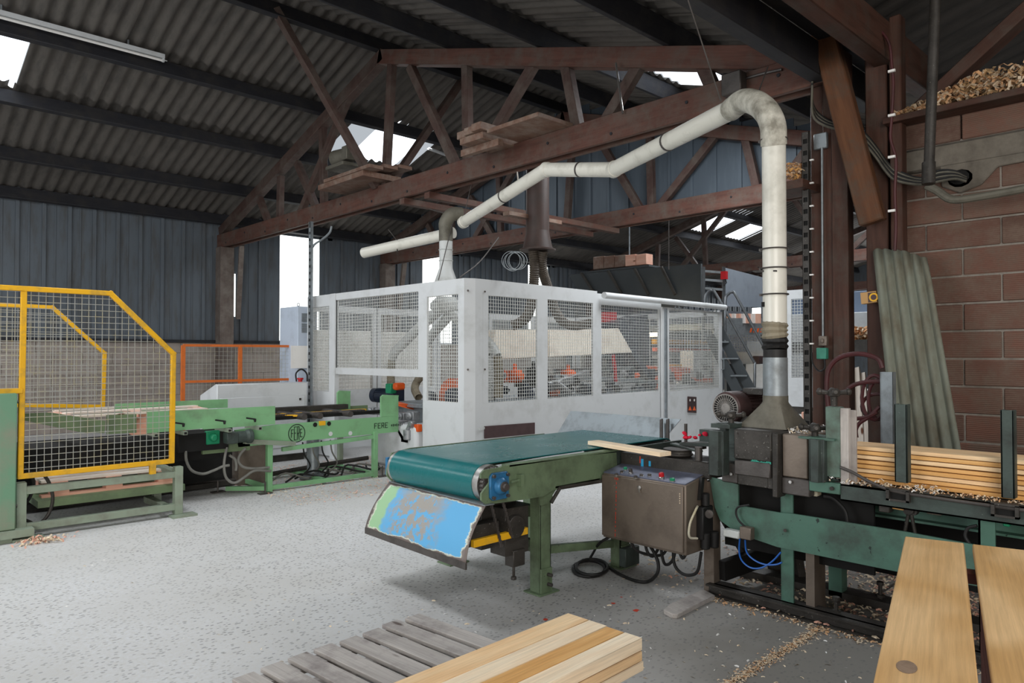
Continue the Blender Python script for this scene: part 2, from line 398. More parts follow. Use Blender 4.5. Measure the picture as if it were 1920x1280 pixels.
b.build('roof_sheeting', M['roof'], ceil, ang=60, kind='stuff')
# roof lights: translucent corrugated sheets over real openings
for i, (x0, x1, y0, y1) in enumerate(SKY):
    sl = -.31 if (y0 > 9.4 or y0 < 2.4) else .31; yc = (y0 + y1) / 2
    b = corr_sheet(x1 - x0, y1 - y0, sl)
    o = b.build('window_%d' % (i + 1), M['sky'], ang=60, origin=(0, 0, 0), kind='structure'); o.location = ((x0 + x1) / 2, yc, roofz(yc) + .035)
# purlins along X
for y in (9.6, 11.4, 12.9, 14.45, 15.75, 7.9, 6.05, 4.2):
    z = roofz(y) - .145; r = Matrix.Rotation(math.atan(-.31 if y > 9.45 else .31), 3, 'X')
    B().box((XE / 2 - 4, y, z), (XE + 8, .09, .22), r).build('purlin', M['purlin'], ceil, bevel=.006)
# valley: two beams along X between the bays and the gutter boards between them
val = thing('valley_beam', 'dark timber valley beams running overhead from camera to brown post', 'beam', (3, 2.4, 3.85))
B().bb((-6, 2.56, 3.84), (XT + 1, 2.7, 4.12)).build('beam', M['purlin'], val, bevel=.008)
B().bb((-6, 2.06, 3.84), (XT + 1, 2.2, 4.16)).build('beam', M['post'], val, bevel=.008, label='reddish beam nearer the brick wall')
B().bb((-6, 2.2, 4.12), (XT + 1, 2.56, 4.15)).build('gutter_board', M['purlin'], val)
# ---- trusses
def plankpair(b, a, c, t, h, gap=.1):
    for s in (-1, 1): b.beam(V(a) + V((s * gap / 2 + s * t / 2, 0, 0)), V(c) + V((s * gap / 2 + s * t / 2, 0, 0)), t, h, up=(0, 0, 1))
def web(px0, py0, px1, py1, X=XT): return P(px0, py0, X=X), P(px1, py1, X=X)
def truss(label):
    t = thing('roof_truss', label, 'truss', (XT, 9.45, 3.82), 'timber roof trusses')
    for s in (-1, 1):
        x = XT + s * .085
        B().bb((x - .03, 2.5, 3.83), (x + .03, YW, 4.12)).build('lower_chord', M['truss'], t, bevel=.006)
    def ra(y): return roofz(y) - .37
    B().beam((XT, YW, ra(YW)), (XT, 9.45, ra(9.45)), .16, .2).build('upper_chord', M['web'], t, bevel=.006)
    B().beam((XT, 9.55, ra(9.5)), (XT, 2.55, ra(2.55)), .16, .22).build('upper_chord', M['truss'], t, bevel=.006)
    ws = [((770, 125), (862, 300)), ((875, 115), (878, 305)), ((1003, 118), (885, 296)), ((1060, 110), (1088, 236)), ((1208, 108), (1125, 228)), ((1312, 100), (1345, 165)), ((1400, 92), (1445, 150)),
          ((605, 240), (608, 385)), ((557, 305), (597, 388)), ((527, 330), (525, 410)), ((487, 372), (507, 414)), ((735, 115), (722, 350)), ((655, 180), (560, 390))]
    for k, (a, c) in enumerate(ws):
        p, q = web(*a, *c); p.z = min(p.z, ra(p.y)); q.z = 4.0
        p.x = q.x = XT + .004 * (k % 3 - 1); B().beam(p, q, .1, .13, up=(0, 1, 0) if abs(p.y - q.y) < .3 else (0, 0, 1)).build('web_member', M['web'], t, bevel=.005)
    b = B()
    for y in [3 + .95 * i for i in range(14)]:
        b.cyl((XT - .125, y, 3.9 + .1 * (int(y * 3) % 2)), (XT - .112, y, 3.9 + .1 * (int(y * 3) % 2)), .018, n=6)
    b.build('bolts', M['purlin'], t, kind='stuff')
    return t
t1 = truss('reddish-brown timber roof truss crossing above the white mesh enclosure, nearest of the trusses')
for x, lb in ((10.45, 'timber roof truss with sheet metal infill, second truss from the camera'), (18.6, 'distant timber roof truss over the stacked boxes, near the far roof lights'), (26.8, 'farthest timber roof truss low behind the post gap')):
    copy_tree(t1, loc=(x, 9.45, 3.82), label=lb)
# ridge braces of truss 1
br = thing('ridge_brace', 'pair of slanting timber ridge braces above the truss middle', 'brace', (XT, 9.5, 4.1))
for s in (-1, 1): B().beam((XT + s * .1, 9.55, 4.1), (XT + s * 1.75, 9.6, 6.38), .13, .1).build('strut', M['web'], br, bevel=.005)
# infill of vertical sheets above truss 2's chord
gab = thing('wall_gable', None, None, (10.6, 9.4, 4.1), kind='structure')
y = 2.7
while y < YW - .1:
    zt = roofz(y + .22) - .12
    b = B(); b.bb((10.6, y, 3.95), (10.615, y + .43, zt)); b.bb((10.575, y + .40, 3.95), (10.6, y + .45, zt))
    b.build('cladding_sheet', M['sheet_dk'], gab, ang=0); y += .45
# ---- left wall: block plinth, ledge, steel sheets with two vertical ribs each, translucent panels
wl = tag(B().bb((-8, YW + .028, 0), (XE, YW + .3, 1.80)).build('wall_left', M['mortar'], ang=0), kind='structure')
b = B(); proto = {}
for r in range(8):
    for i in range(-2, 34):
        x = i * .52 + (.26 if r % 2 else 0) + 1.5
        if x > 17: continue
        if 'bk' not in proto:
            proto['bk'] = B().bb((x + .004, YW + .02, r * .22 + .004), (x + .516, YW + .22, r * .22 + .216)).build('block', M['block'], wl, bevel=.006, ang=0)
            l0 = proto['bk'].location.copy(); x0_, r0 = x, r
        else:
            c = proto['bk'].copy(); C.objects.link(c); c.location = l0 + V((x - x0_, R.uniform(-.004, .004), (r - r0) * .22))
B().bb((-8, YW - .06, 1.76), (8.9, YW + .2, 1.82)).build('ledge_board', M['purlin'], wl)
WINS = [(7.6, 8.62, 1.84, 4.3), (11.7, 12.75, 1.84, 4.3), (15.75, 16.65, 2.3, 4.3)]
x = -3.0; k = 0
while x < XE:
    wd = .42
    if not any(a - .3 < x < b_ - .1 for a, b_, _, _ in WINS):
        b = B(); b.bb((x, YW + .03, 1.8), (x + wd, YW + .045, 4.75)); b.bb((x - .005, YW - .02, 1.8), (x + .06, YW + .03, 4.75)); b.bb((x + .2, YW + .015, 1.8), (x + .225, YW + .03, 4.75))
        b.build('cladding_sheet', M['sheet'], wl, ang=0)
    x += wd; k += 1
for i, (a, b_, z0, z1) in enumerate(WINS):
    b = B(); b.bb((a - .05, YW + .05, z0), (b_ + .05, YW + .06, z1))
    b.build('window_%d' % (20 + i), M['win'], ang=0, kind='structure')
    b = B(); b.bb((a - .3, YW + .02, z1), (b_ + .4, YW + .05, 4.75))
    if z0 > 2: b.bb((a - .3, YW + .02, 1.8), (b_ + .4, YW + .05, z0))
    b.build('cladding_sheet', M['sheet'], wl, ang=0)
    b = B(); b.bb((b_, YW + .02, 1.8), (b_ + .35, YW + .045, 4.75)); b.bb((a - .35, YW + .02, 1.8), (a, YW + .045, 4.75)); b.build('cladding_sheet', M['sheet'], wl, ang=0)
M['dustpost'] = wood('dusty_wall_post_timber', '6e625b', '564b46', ring=7, dirt='7d756e', amt=.4, knots=False, contrast=.6)
# wall posts of the left wall under the trusses, with knee braces
for X in (XT, 10.45, 18.6):
    t = thing('wall_post', 'timber post on the left wall under a roof truss end', 'post', (X, YW - .15, 0), 'timber posts on the left wall')
    t['label'] = {XT: 'wide timber wall post under the left end of the nearest truss', 10.45: 'wall post behind the left wing of the white enclosure', 18.6: 'far wall post beyond the white enclosure'}[X]
    B().bb((X - .15, YW - .3, 0), (X + .15, YW - .02, 3.84)).build('post', M['dustpost'], t, bevel=.008)
    B().beam((X + .28, YW - .2, 2.3), (X + .12, YW - .75, 3.84), .1, .12).build('knee_brace', M['dustpost'], t, bevel=.005)
# ---- end walls and the far side
def plain(name, a, b_, m): return tag(B().bb(a, b_).build(name, m, ang=0), kind='structure')
plain('wall_end', (XE, -8, 0), (XE + .1, YW + .3, 8), M['sheet'])
plain('wall_back', (-8.1, 10.8, 0), (-8, YW + .3, 8), M['sheet']); plain('wall_back', (-8.1, -8, 0), (-8, 4, 8), M['sheet']); plain('wall_back', (-8.1, 4, 4.6), (-8, 10.8, 8), M['sheet'])
plain('wall_south', (-8, -8.1, 0), (XE, -8, 8), M['block'])
# ---- right wall of ribbed hollow clay bricks in the truss plane
wr = tag(B().bb((XT + .013, -6, 0), (XT + .2, 2.09, 3.15)).build('wall_right', M['mortar'], ang=0), kind='structure')
bm_ = {}
def brick(y0, y1, z0, z1):
    key = round(y1 - y0, 2)
    if key not in bm_:
        o = B().bb((XT, y0, z0), (XT + .1, y1, z1)).build('brick', M['brick'], wr, bevel=.006, ang=0); bm_[key] = (o, o.location.copy(), y0, z0)
        o.location.x += .002
    else:
        p, l, ya, za = bm_[key]; o = p.copy(); C.objects.link(o); o.location = l + V((R.uniform(-.006, .008), y0 - ya, z0 - za))
for r in range(15):
    z0 = .008 + r * .21
    if 13.5 < r < 14.5: continue
    yy = 2.1; off = .25 if r % 2 else .5
    first = True
    while yy > -1.2:
        L = off if first else .5; first = False
        if z0 < 2.9: brick(yy - L + .012, yy, z0, z0 + .195)
        yy -= L
B().bb((XT - .03, -6, 2.94), (XT + .12, 2.1, 3.13)).build('lintel', M['conc'], wr, bevel=.02)
for i in range(8): brick(2.1 - .5 * (i + 1) + .012, 2.1 - .5 * i, 3.14, 3.33)
# ---- brown posts carrying the truss
pst = thing('timber_post', 'tall brown timber post behind the planer, left of the gap', 'post', (XT, 2.6, 0), 'brown timber posts')
B().bb((XT - .1, 2.46, 0), (XT + .15, 2.62, 4.1)).build('post', M['post'], pst, bevel=.01)
B().bb((XT - .02, 2.62, 0), (XT + .12, 2.76, 4.1)).build('post', M['post'], pst, bevel=.01)
B().bb((XT - .13, 2.4, 0), (XT - .1, 2.53, 3.9)).build('cover_board', M['post'], pst, bevel=.004)
ps2 = thing('timber_post', 'reddish timber post against the brick wall behind the leaning sheet', 'post', (XT, 2.2, 0), 'brown timber posts')
B().bb((XT - .1, 2.1, 0), (XT + .12, 2.27, 4.2)).build('post', M['post'], ps2, bevel=.01)
B().bb((XT - .14, 1.98, 1.5), (XT - .02, 2.07, 4.2)).build('cover_board', M['post'], ps2, bevel=.01)
b = B(); b.beam(P(1535, 20, X=6.0), P(1637, 418, X=6.0), .1, .19, up=(0, 1, 0)); b.build('slanting_brace', M['brace'], label='orange-brown slanting timber brace beside the brown post', cat='brace', bevel=.012)
b = B(); b.beam(P(1706, 225, X=6.35), P(1950, 0, X=6.35), .1, .17, up=(1, 0, 0), ext=.25); b.build('slanting_brace', M['post'], label='broad dark timber brace rising to the right above the brick wall', cat='brace', bevel=.008)
b = B(); b.bb((XT - .2, -2, 3.33), (XT + .3, 2.1, 3.38)); b.build('wall_plate', M['post'], label='timber wall plate on top of the brick wall under the shavings', cat='board', bevel=.004)
# ================================================================ FOREGROUND MACHINES
M['belt'] = paint('green_rubber_belt', '0f6466', '4d7272', .22, 2.5, .25, 0, .05, spots='9aa8a0', spot_amt=-.03, spec=.5, fine=70)
M['cgreen'] = paint('faded_green_paint', '66785c', '35382c', .38, 3.2, .55, 0, .2, spots='2f3128', spot_amt=-.02, fine=24)
M['pgreen'] = paint('dirty_sea_green_paint', '4b6f60', '3a3e39', .42, 3.5, .5, 0, .25, spots='22302a', spot_amt=.0, fine=30)
M['dkgreen'] = paint('greasy_dark_green_paint', '3f4a45', '2a2b29', .45, 5, .5, .1, .3, spots='6f7a72', spot_amt=-.03)
M['dsteel'] = paint('greasy_dark_steel', '423e3a', '262420', .4, 6, .5, .3, .35, spots='7d7a74', spot_amt=.015, fine=90)
M['msteel'] = paint('mid_grey_worn_steel', '55504d', '3a3633', .4, 5, .45, .4, .3)
M['bsteel'] = paint('bright_worn_steel', 'b5b2ae', '6e6259', .3, 9, .3, .9, .1)
M['galv'] = paint('galvanised_steel', '8f969a', '6d6f6f', .35, 8, .45, .5, .1)
M['hood'] = paint('dusty_hood_steel', '6b675c', '45423a', .35, 6, .55, .3, .2)
M['black'] = paint('black_rubber', '1b1a1a', '3c3a38', .2, 8, .55)
M['void'] = paint('black_and_recess_shade', '141312', '1d1b19', .3, 4, .9)  # near-black parts; also stands in for shade inside holes and openings
M['white'] = paint('cream_enamelled_pipe', 'd9d6cb', '8e8a7c', .2, 2.5, .28, 0, .0, spec=.5)
M['tin'] = paint('white_dusty_pipe', 'c4c6c4', '9b9a94', .3, 6, .45, 0, .1)
M['bluep'] = paint('blue_bearing_paint', '2f6f9c', '39434c', .35, 14, .4, .2, .1)
M['yellow'] = paint('yellow_paint', 'e0a818', '8d7a45', .3, 7, .5, 0, .1)
M['cab'] = paint('grimy_cabinet_steel', '776b60', '564c44', .35, 4, .42, .35, .15, spots='a59b90', spot_amt=-.04)
M['cabtop'] = paint('bluish_cabinet_top', '6f7487', '53525a', .3, 9, .4, .3, .1, spots='cfcbc4', spot_amt=-.02)
M['red'] = paint('red_plastic', 'b0141c', '6e1a1c', .1, 9, .4); M['greenb'] = paint('green_plastic', '18825a', '145f44', .1, 9, .4)
M['ragred'] = paint('red_cloth', 'd01a38', '9e1530', .3, 30, .9)
M['hosered'] = paint('dark_red_rubber_hose', '4b2224', '33201f', .4, 6, .5)
M['hoseblue'] = paint('blue_air_line', '1f5fb4', '1d4680', .2, 9, .3)
M['hosegrey'] = paint('dusty_grey_hose', '7b7a74', '5a5954', .3, 6, .6)
M['beige'] = paint('yellowed_plastic', 'c8c2ae', 'a08f62', .3, 9, .5)
M['motor'] = paint('rusty_motor_paint', '4a3635', '332a29', .4, 7, .5, .2, .2)
M['pine'] = wood('fresh_pine', 'f6d6aa', 'e0aa70', ring=5, rough=.55, knotcol='8c5428', bump=.15, contrast=.75)
M['pine2'] = wood('yellow_orange_pine', 'e6b473', 'c88a44', ring=6, rough=.55, knotcol='7e481e', bump=.15, contrast=.7)
M['pine3'] = wood('pale_cream_pine', 'fbe8ca', 'eac49a', ring=5, rough=.55, knotcol='9a5a35', bump=.15, contrast=.6)
M['greywood'] = wood('weathered_grey_pallet_wood', 'bab3ad', '968f8a', ring=8, rough=.85, dirt='7d7573', amt=.25, bump=.4, contrast=.6, knotcol='55483f')
M['redwood'] = wood('dark_red_stained_wood', '4a221c', '341714', ring=6, contrast=.5)
M['pinkwood'] = wood('pinkish_new_pallet_wood', 'e9b8a2', 'd7866c', ring=6, contrast=.5)
M['whitewood'] = wood('whitish_sawn_wood', 'efe3d6', 'dcc6b2', ring=5, contrast=.4)
M['shav'] = paint('curled_wood_shavings', 'd2a67c', 'b08058', .3, 40, .8); M['shavp'] = paint('pale_wood_shavings', 'dcc9ae', 'b99c7c', .3, 40, .8)

def hexbolt(b, p, ax, r, l): return b.cyl(p, V(p) + V(ax) * l, r, n=6)
def px(pts, **k): return [P(x, y, **k) for x, y in pts]

# ---------------- belt conveyor
bc = thing('belt_conveyor', 'green belt conveyor with a big end roller and a blue-painted hanging plate', 'conveyor', (3.4, 3.67, 0))
yn, yf = 3.13, 4.14
rail = px([(941, 873.5), (1120, 851.5), (1156, 848), (1158, 899), (1120, 905), (1036, 919), (1020, 930), (985, 936), (912, 946), (903, 938), (903, 925)], Y=yn)
head = px([(908, 881), (941, 873.5), (941, 930), (903, 925), (903, 916), (917, 914), (917, 896), (902, 897)], Y=yn)
b = B(); b.prism(rail, (0, .014, 0)); b.prism(px([(908, 881), (945, 875), (945, 896), (902, 897), (902, 888)], Y=yn), (0, .014, 0)); b.bb((2.79, yn + .002, .68), (2.95, yn + .012, .8))
zt = .845; b.bb((2.95, yn, zt - .012), (4.0, yn + .07, zt - .002)); b.bb((3.35, yn, .655), (4.0, yn + .05, .667)); b.build('side_rail', M['cgreen'], bc, ang=30)
b = B(); b.cyl((3.38, yn - .01, .655), (4.0, yn - .01, .645), .012, n=8); b.cyl((3.38, yn - .01, .655), (3.31, yn - .0, .57), .012, n=8); b.build('edge_pipe', M['dsteel'], bc)
B().prism([(2.76, yf, .72), (2.80, yf, .83), (2.95, yf, .85), (4.3, yf, .85), (4.3, yf, .66), (2.95, yf, .63), (2.8, yf, .64), (2.76, yf, .68)], (0, .014, 0)).build('side_rail', M['cgreen'], bc)
rc = V((2.857, 0, .738)); rr = .108
b = B(); b.cyl((rc.x, yn + .1, rc.z), (rc.x, yf - .03, rc.z), rr - .006, n=40); b.cyl((rc.x, yn + .06, rc.z), (rc.x, yn + .115, rc.z), rr + .002, n=40); b.cyl((rc.x, yf - .06, rc.z), (rc.x, yf - .02, rc.z), rr + .002, n=40); b.cyl((rc.x, yn - .045, rc.z), (rc.x, yf + .03, rc.z), .022, n=14)
b.build('roller', M['bsteel'], bc)
def belt_profile(e):
    pts = [(rc.x + (rr + e) * math.cos(t), rc.z + (rr + e) * math.sin(t)) for t in [math.pi / 2 + math.pi * i / 20 for i in range(21)]]
    pts += [(3.4, rc.z - rr - .01 - e), (4.72, rc.z - rr + .02 - e)] + [(4.72 + (.09 + e) * math.cos(t), rc.z + .02 + (.09 + e) * math.sin(t)) for t in [-math.pi / 2 + math.pi * i / 10 for i in range(1, 11)]]
    pts += [(4.0, rc.z + rr + .0005 + e)]
    return pts
b = B(); a_, o_ = belt_profile(0), belt_profile(.006); n = len(o_); y0, y1 = yn + .11, yf - .05
vs = [(x, y0, z) for x, z in o_] + [(x, y1, z) for x, z in o_] + [(x, y0, z) for x, z in a_] + [(x, y1, z) for x, z in a_]
fs = []
for i in range(n):
    j = (i + 1) % n; fs += [(i, j, n + j, n + i), (i, 2 * n + i, 2 * n + j, j), (n + i, n + j, 3 * n + j, 3 * n + i), (2 * n + i, 3 * n + i, 3 * n + j, 2 * n + j)]
b._a(vs, fs, [v for v in vs]); b.build('belt', M['belt'], bc, ang=50)
b = B(); b.cyl((4.72, yn + .1, rc.z + .02), (4.72, yf - .04, rc.z + .02), .085, n=24); b.build('end_roller', M['bsteel'], bc)
b = B(); b.bb((4.0, yn + .02, .66), (4.8, yn + .04, .84)); b.bb((4.3, yf, .66), (4.8, yf + .014, .84)); b.build('side_rail', M['dkgreen'], bc)
# flanged bearing
A = P(934, 910, Y=yn); b = B()
R45 = [(A.x + dx, A.z + dz) for dx, dz in ((-.075, -.062), (-.055, -.08), (.055, -.08), (.072, -.062), (.072, .062), (.055, .08), (-.055, .08), (-.075, .062))]
b.prism([(x, yn - .018, z) for x, z in R45], (0, .018, 0)); b.lathe((A.x, yn - .018, A.z), (0, -1, 0), [(.052, 0), (.048, .02), (.036, .032), (.034, .034)], n=24)
be = b.build('flange_bearing', M['bluep'], bc, bevel=.004, label='blue square flange bearing')
b = B(); b.lathe((A.x, yn - .05, A.z), (0, -1, 0), [(.03, 0), (.03, .008), (.02, .01), (.02, .028), (.008, .028)], n=20)
for dx in (-.056, .056):
    for dz in (-.062, .062): b.cyl((A.x + dx, yn - .018, A.z + dz), (A.x + dx, yn - .034, A.z + dz), .011, n=6)
b.build('bolt_heads', M['msteel'], be, kind='stuff')
b = B(); b.cyl((A.x + .085, yn - .02, A.z + .012), (A.x + .15, yn - .02, A.z + .016), .009, n=8); b.bb((A.x + .15, yn - .04, A.z - .02), (A.x + .175, yn, A.z + .05)); b.build('belt_tensioner', M['cgreen'], bc)
# far bearing plate, painted blue face
b = B(); b.bb((2.77, yf + .015, .68), (2.88, yf + .04, .8)); b.lathe((2.85, yf + .04, .738), (0, 1, 0), [(.05, 0), (.045, .03)], n=16); b.build('flange_bearing', M['bluep'], bc, bevel=.004)
# sprocket and chains
b = B(); b.cyl((rc.x - .0, yn + .03, rc.z), (rc.x, yn + .045, rc.z), .085, n=24)
for i in range(26):
    t = 2 * math.pi * i / 26; b.cyl((rc.x + .092 * math.cos(t), yn + .022, rc.z + .092 * math.sin(t)), (rc.x + .092 * math.cos(t), yn + .052, rc.z + .092 * math.sin(t)), .010, n=6)
b.build('sprocket', M['msteel'], bc)
for a, c in (((2.83, yn + .04, .65), (2.93, yn + .05, .36)), ((2.92, yn + .04, .66), (3.02, yn + .05, .40))):
    b = B(); a, c = V(a), V(c)
    for i in range(22):
        q = a.lerp(c, i / 21); b.box(q, (.013, .014 if i % 2 else .008, .018))
    b.build('drive_chain', M['msteel'], bc, kind='stuff')
# legs
def cleg(x, y, ztop=.66, foot=True, w=.10):
    b = B(); b.bb((x, y, .0), (x + w, y + .012, ztop)); b.bb((x, y, 0), (x + .01, y + .09, ztop)); b.bb((x + w - .01, y, 0), (x + w, y + .09, ztop))
    if foot: b.bb((x - .03, y - .03, 0), (x + w + .05, y + .12, .01)); b.bb((x + .0, y - .012, .0), (x + w, y, .16))
    l = b.build('leg', M['cgreen'], bc, bevel=.002)
    if foot:
        b = B()
        for z in (.06, .12): b.cyl((x + w * .6, y - .012, z), (x + w * .6, y - .045, z), .012, n=8)
        b.build('foot_bolts', M['msteel'], l, kind='stuff')
cleg(3.24, 3.16); cleg(3.24, 4.05); cleg(4.05, 3.16, .64); cleg(4.05, 4.05, .64, False)
b = B(); b.bb((4.03, 3.1, .02), (4.19, 3.16, .15)); b.build('foot_block', M['dkgreen'], bc, bevel=.005)
b = B(); b.beam((3.34, 3.24, .25), (4.06, 3.24, .16), .04, .05); b.beam((3.29, 3.2, .5), (3.29, 4.1, .5), .05, .07); b.beam((3.29, 3.2, .28), (3.29, 4.1, .28), .05, .07); b.build('cross_bar', M['cgreen'], bc)
b = B(); b.prism([(3.18, 3.15, .66), (3.40, 3.15, .66), (3.345, 3.15, .61), (3.34, 3.15, .56), (3.235, 3.15, .56), (3.22, 3.15, .62)], (0, .012, 0)); b.build('gusset', M['cgreen'], bc)
b = B(); b.beam((2.72, 3.2, .405), (3.16, 3.2, .41), .03, .042); b.build('yellow_guard_bar', M['yellow'], bc, label='yellow-painted flat bar', bevel=.002)
# gear motor under the roller
b = B(); b.bb((2.92, 3.35, .3), (3.22, 3.75, .62)); b.bb((3.0, 3.22, .27), (3.2, 3.36, .56)); b.cyl((3.06, 3.36, .45), (3.06, 3.18, .45), .07, n=18); b.cyl((3.0, 3.75, .46), (3.0, 4.0, .46), .09, n=18); b.bb((2.7, 3.22, .38), (2.95, 3.3, .5))
b.bb((3.05, 3.2, .2), (3.15, 3.28, .3)); b.cyl((3.07, 3.22, .13), (3.07, 3.22, .24), .01, n=8); b.lathe((3.07, 3.22, .12), (0, 0, 1), [(.02, 0), (.02, .02)], n=6)
b.build('gear_motor', M['dsteel'], bc, bevel=.008)
# hanging plate with flaked blue and green paint
def plate_mat():
    m, nt, bs = newmat('flaked_blue_green_paint'); at = nt.nodes.new('ShaderNodeAttribute'); at.attribute_name = 'g'; g = at.outputs['Vector']
    s = nt.nodes.new('ShaderNodeSeparateXYZ'); nt.links.new(g, s.inputs[0])       # x across 0..1, y down 0..1
    def math_(op, a, b_, c_=None):
        n = nt.nodes.new('ShaderNodeMath'); n.operation = op
        for i, v in enumerate((a, b_, c_)):
            if v is None: continue
            if hasattr(v, 'links'): nt.links.new(v, n.inputs[i])
            else: n.inputs[i].default_value = v
        return n.outputs[0]
    n1 = noise(nt, g, 3.5, 5, .65, (1.6, 1, 1)); n2 = noise(nt, g, 9, 6, .75, (2.2, .7, 1)); nw = math_('MULTIPLY_ADD', n1, .16, -.08)
    e = math_('MINIMUM', math_('MINIMUM', s.outputs[0], math_('SUBTRACT', 1.0, s.outputs[0])), math_('MINIMUM', math_('MULTIPLY', s.outputs[1], .9), math_('MULTIPLY', math_('SUBTRACT', 1.0, s.outputs[1]), .55)))
    e = math_('ADD', e, nw)
    grey = (*lin('98938c'), 1); rust = (*lin('6f6460'), 1); green = (*lin('93b98f'), 1); blue = (*lin('5aa4d2'), 1); white = (*lin('d9dccb'), 1)
    gx = math_('ADD', math_('MULTIPLY', math_('ABSOLUTE', math_('SUBTRACT', s.outputs[0], .58), None), 1.6), math_('MULTIPLY', n1, .22))
    inner = mixc(nt, ramp(nt, gx, .76, .80), blue, green)
    dirtm = ramp(nt, math_('ADD', n2, math_('MULTIPLY_ADD', s.outputs[1], -.10, .085)), .485, .54)
    cx = math_('ABSOLUTE', math_('SUBTRACT', s.outputs[0], .45), None)
    dirtm2 = mixc(nt, ramp(nt, math_('ADD', cx, math_('MULTIPLY', n1, .3)), .30, .44), dirtm, (0, 0, 0, 1))
    inner = mixc(nt, dirtm2, inner, grey)
    out = mixc(nt, ramp(nt, e, .02, .035), rust, mixc(nt, ramp(nt, e, .034, .042), white, inner))
    nt.links.new(out, bs.inputs['Base Color']); bs.inputs['Roughness'].default_value = .45; return m
M['plate'] = plate_mat()
TL, TR, BR_, BL = V((2.80, 4.17, .628)), V((2.735, 3.10, .634)), V((2.60, 3.10, .335)), V((2.64, 4.2, .335))
b = B(); nseg = 24
vs = []; gs = []
for j in range(13):
    for i in range(nseg + 1):
        u, v = i / nseg, j / 12; q = TL.lerp(TR, u).lerp(BL.lerp(BR_, u), v); q = q + V((-.035 * math.sin(math.pi * v * .9), 0, .0)); vs.append(q); gs.append((u, v, 0))
b._a(vs, [(j * (nseg + 1) + i, j * (nseg + 1) + i + 1, (j + 1) * (nseg + 1) + i + 1, (j + 1) * (nseg + 1) + i) for j in range(12) for i in range(nseg)], gs)
pl = b.build('hanging_plate', M['plate'], bc, label='hanging plate with flaking sky-blue and pale green paint', ang=60)
so = pl.modifiers.new('thick', 'SOLIDIFY'); so.thickness = .004
b = B(); b.beam(BL + V((-.01, 0, -.012)), BR_ + V((-.01, 0, -.012)), .012, .04); b.build('plate_edge', M['msteel'], bc); B().beam(TL + V((.03, 0, .004)), TR + V((.03, 0, .004)), .07, .004).build('plate_lip', M['galv'], bc)
b = B(); b.bb((2.83, 3.75, .5), (2.93, 3.83, .64)); b.build('plate_bracket', M['dsteel'], bc)
# ---------------- guard plate at the end of the belt
gp = thing('guard_plate', 'grey sheet steel deflector plate leaning behind the end of the green belt', 'plate', (4.85, 3.7, .8))
b = B(); q = [P(1042, 817, X=4.83), P(1070, 770, X=4.95), P(1276, 786, X=4.95), P(1234, 836, X=4.83)]; b.prism(q, (.01, 0, .0)); b.build('plate', M['galv'], gp)
for x in (1240, 1252):
    B().beam(P(x, 786, X=4.9), P(x, 835, X=4.78), .028, .01, up=(1, 0, 0)).build('upright', M['msteel'], gp)
b = B(); b.bb((4.7, 2.95, .79), (4.83, 3.5, .82)); b.build('base_bar', M['dsteel'], gp)

# ---------------- planer (four-sider) with infeed table
pm = thing('planing_machine', 'long dark green four-side planing machine with head cover and infeed table', 'machine', (4.3, 1.5, 0))
B().prism(px([(1330, 893), (1384, 908), (1384, 947), (1462, 961), (1487, 963), (1693, 996), (1960, 1046), (1960, 1122), (1680, 1071), (1543, 1043), (1457, 1025), (1413, 1010), (1375, 994), (1350, 975), (1340, 950)], X=4.02), (.014, 0, 0)).build('side_plate', M['pgreen'], pm, ang=30)
b = B(); b.cyl(P(1472, 994, X=4.02), P(1472, 994, X=4.0), .010, n=8); b.build('plate_bolt', M['dsteel'], pm)
for (x0, x1, yt, X, m_) in ((1464, 1487, 893, 4.05, 'pgreen'), (1834, 1866, 960, 4.06, 'pgreen')):
    a = P(x0, 1000, X=X).y; c = P(x1, 1000, X=X).y
    b = B(); b.bb((X, c, .02), (X + .012, a, .76)); b.bb((X, a - .01, .02), (X + .1, a, .76)); b.build('leg', M[m_], pm)
b = B(); b.bb((4.075, 1.80, .03), (4.22, 1.85, .42)); b.build('leg_side', M['cab'], pm)
b = B(); b.bb((4.5, 1.82, .02), (4.58, 1.9, .72)); b.build('leg', M['pgreen'], pm)
b = B(); b.bb((4.5, .4, .02), (4.58, .48, .72)); b.build('leg', M['pgreen'], pm)
b = B(); b.bb((4.04, 2.42, .0), (4.12, 2.49, .7)); b.build('leg', M['cab'], pm)
b = B(); b.bb((3.99, -1.6, 0), (4.14, 2.45, .012)); b.bb((4.03, -1.6, .012), (4.05, 2.45, .07)); b.bb((3.99, -1.6, .06), (4.12, 2.45, .07)); b.build('base_rail', M['dsteel'], pm)
b = B(); b.bb((4.5, -1.6, 0), (4.64, 2.5, .05)); b.build('base_rail', M['dsteel'], pm)
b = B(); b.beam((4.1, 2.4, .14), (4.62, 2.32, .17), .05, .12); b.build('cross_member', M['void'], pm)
b = B(); b.beam((4.2, 2.45, .46), (4.44, 2.4, .14), .05, .035); b.beam((4.42, 2.42, .46), (4.66, 2.3, .12), .06, .05); b.beam((4.6, 2.2, .5), (4.66, 2.15, .03), .07, .05); b.build('diagonal_strut', M['dsteel'], pm)
b = B()
for (X, y) in ((4.1, 1.69), (4.56, 1.62), (4.12, 1.1)):
    b.cyl((X, y, .03), (X, y, .14), .012, n=8); b.cyl((X, y, .13), (X, y, .15), .02, n=12); b.cyl((X, y, .06), (X, y, .075), .026, n=6)
b.build('levelling_bolts', M['dsteel'], pm, kind='stuff')
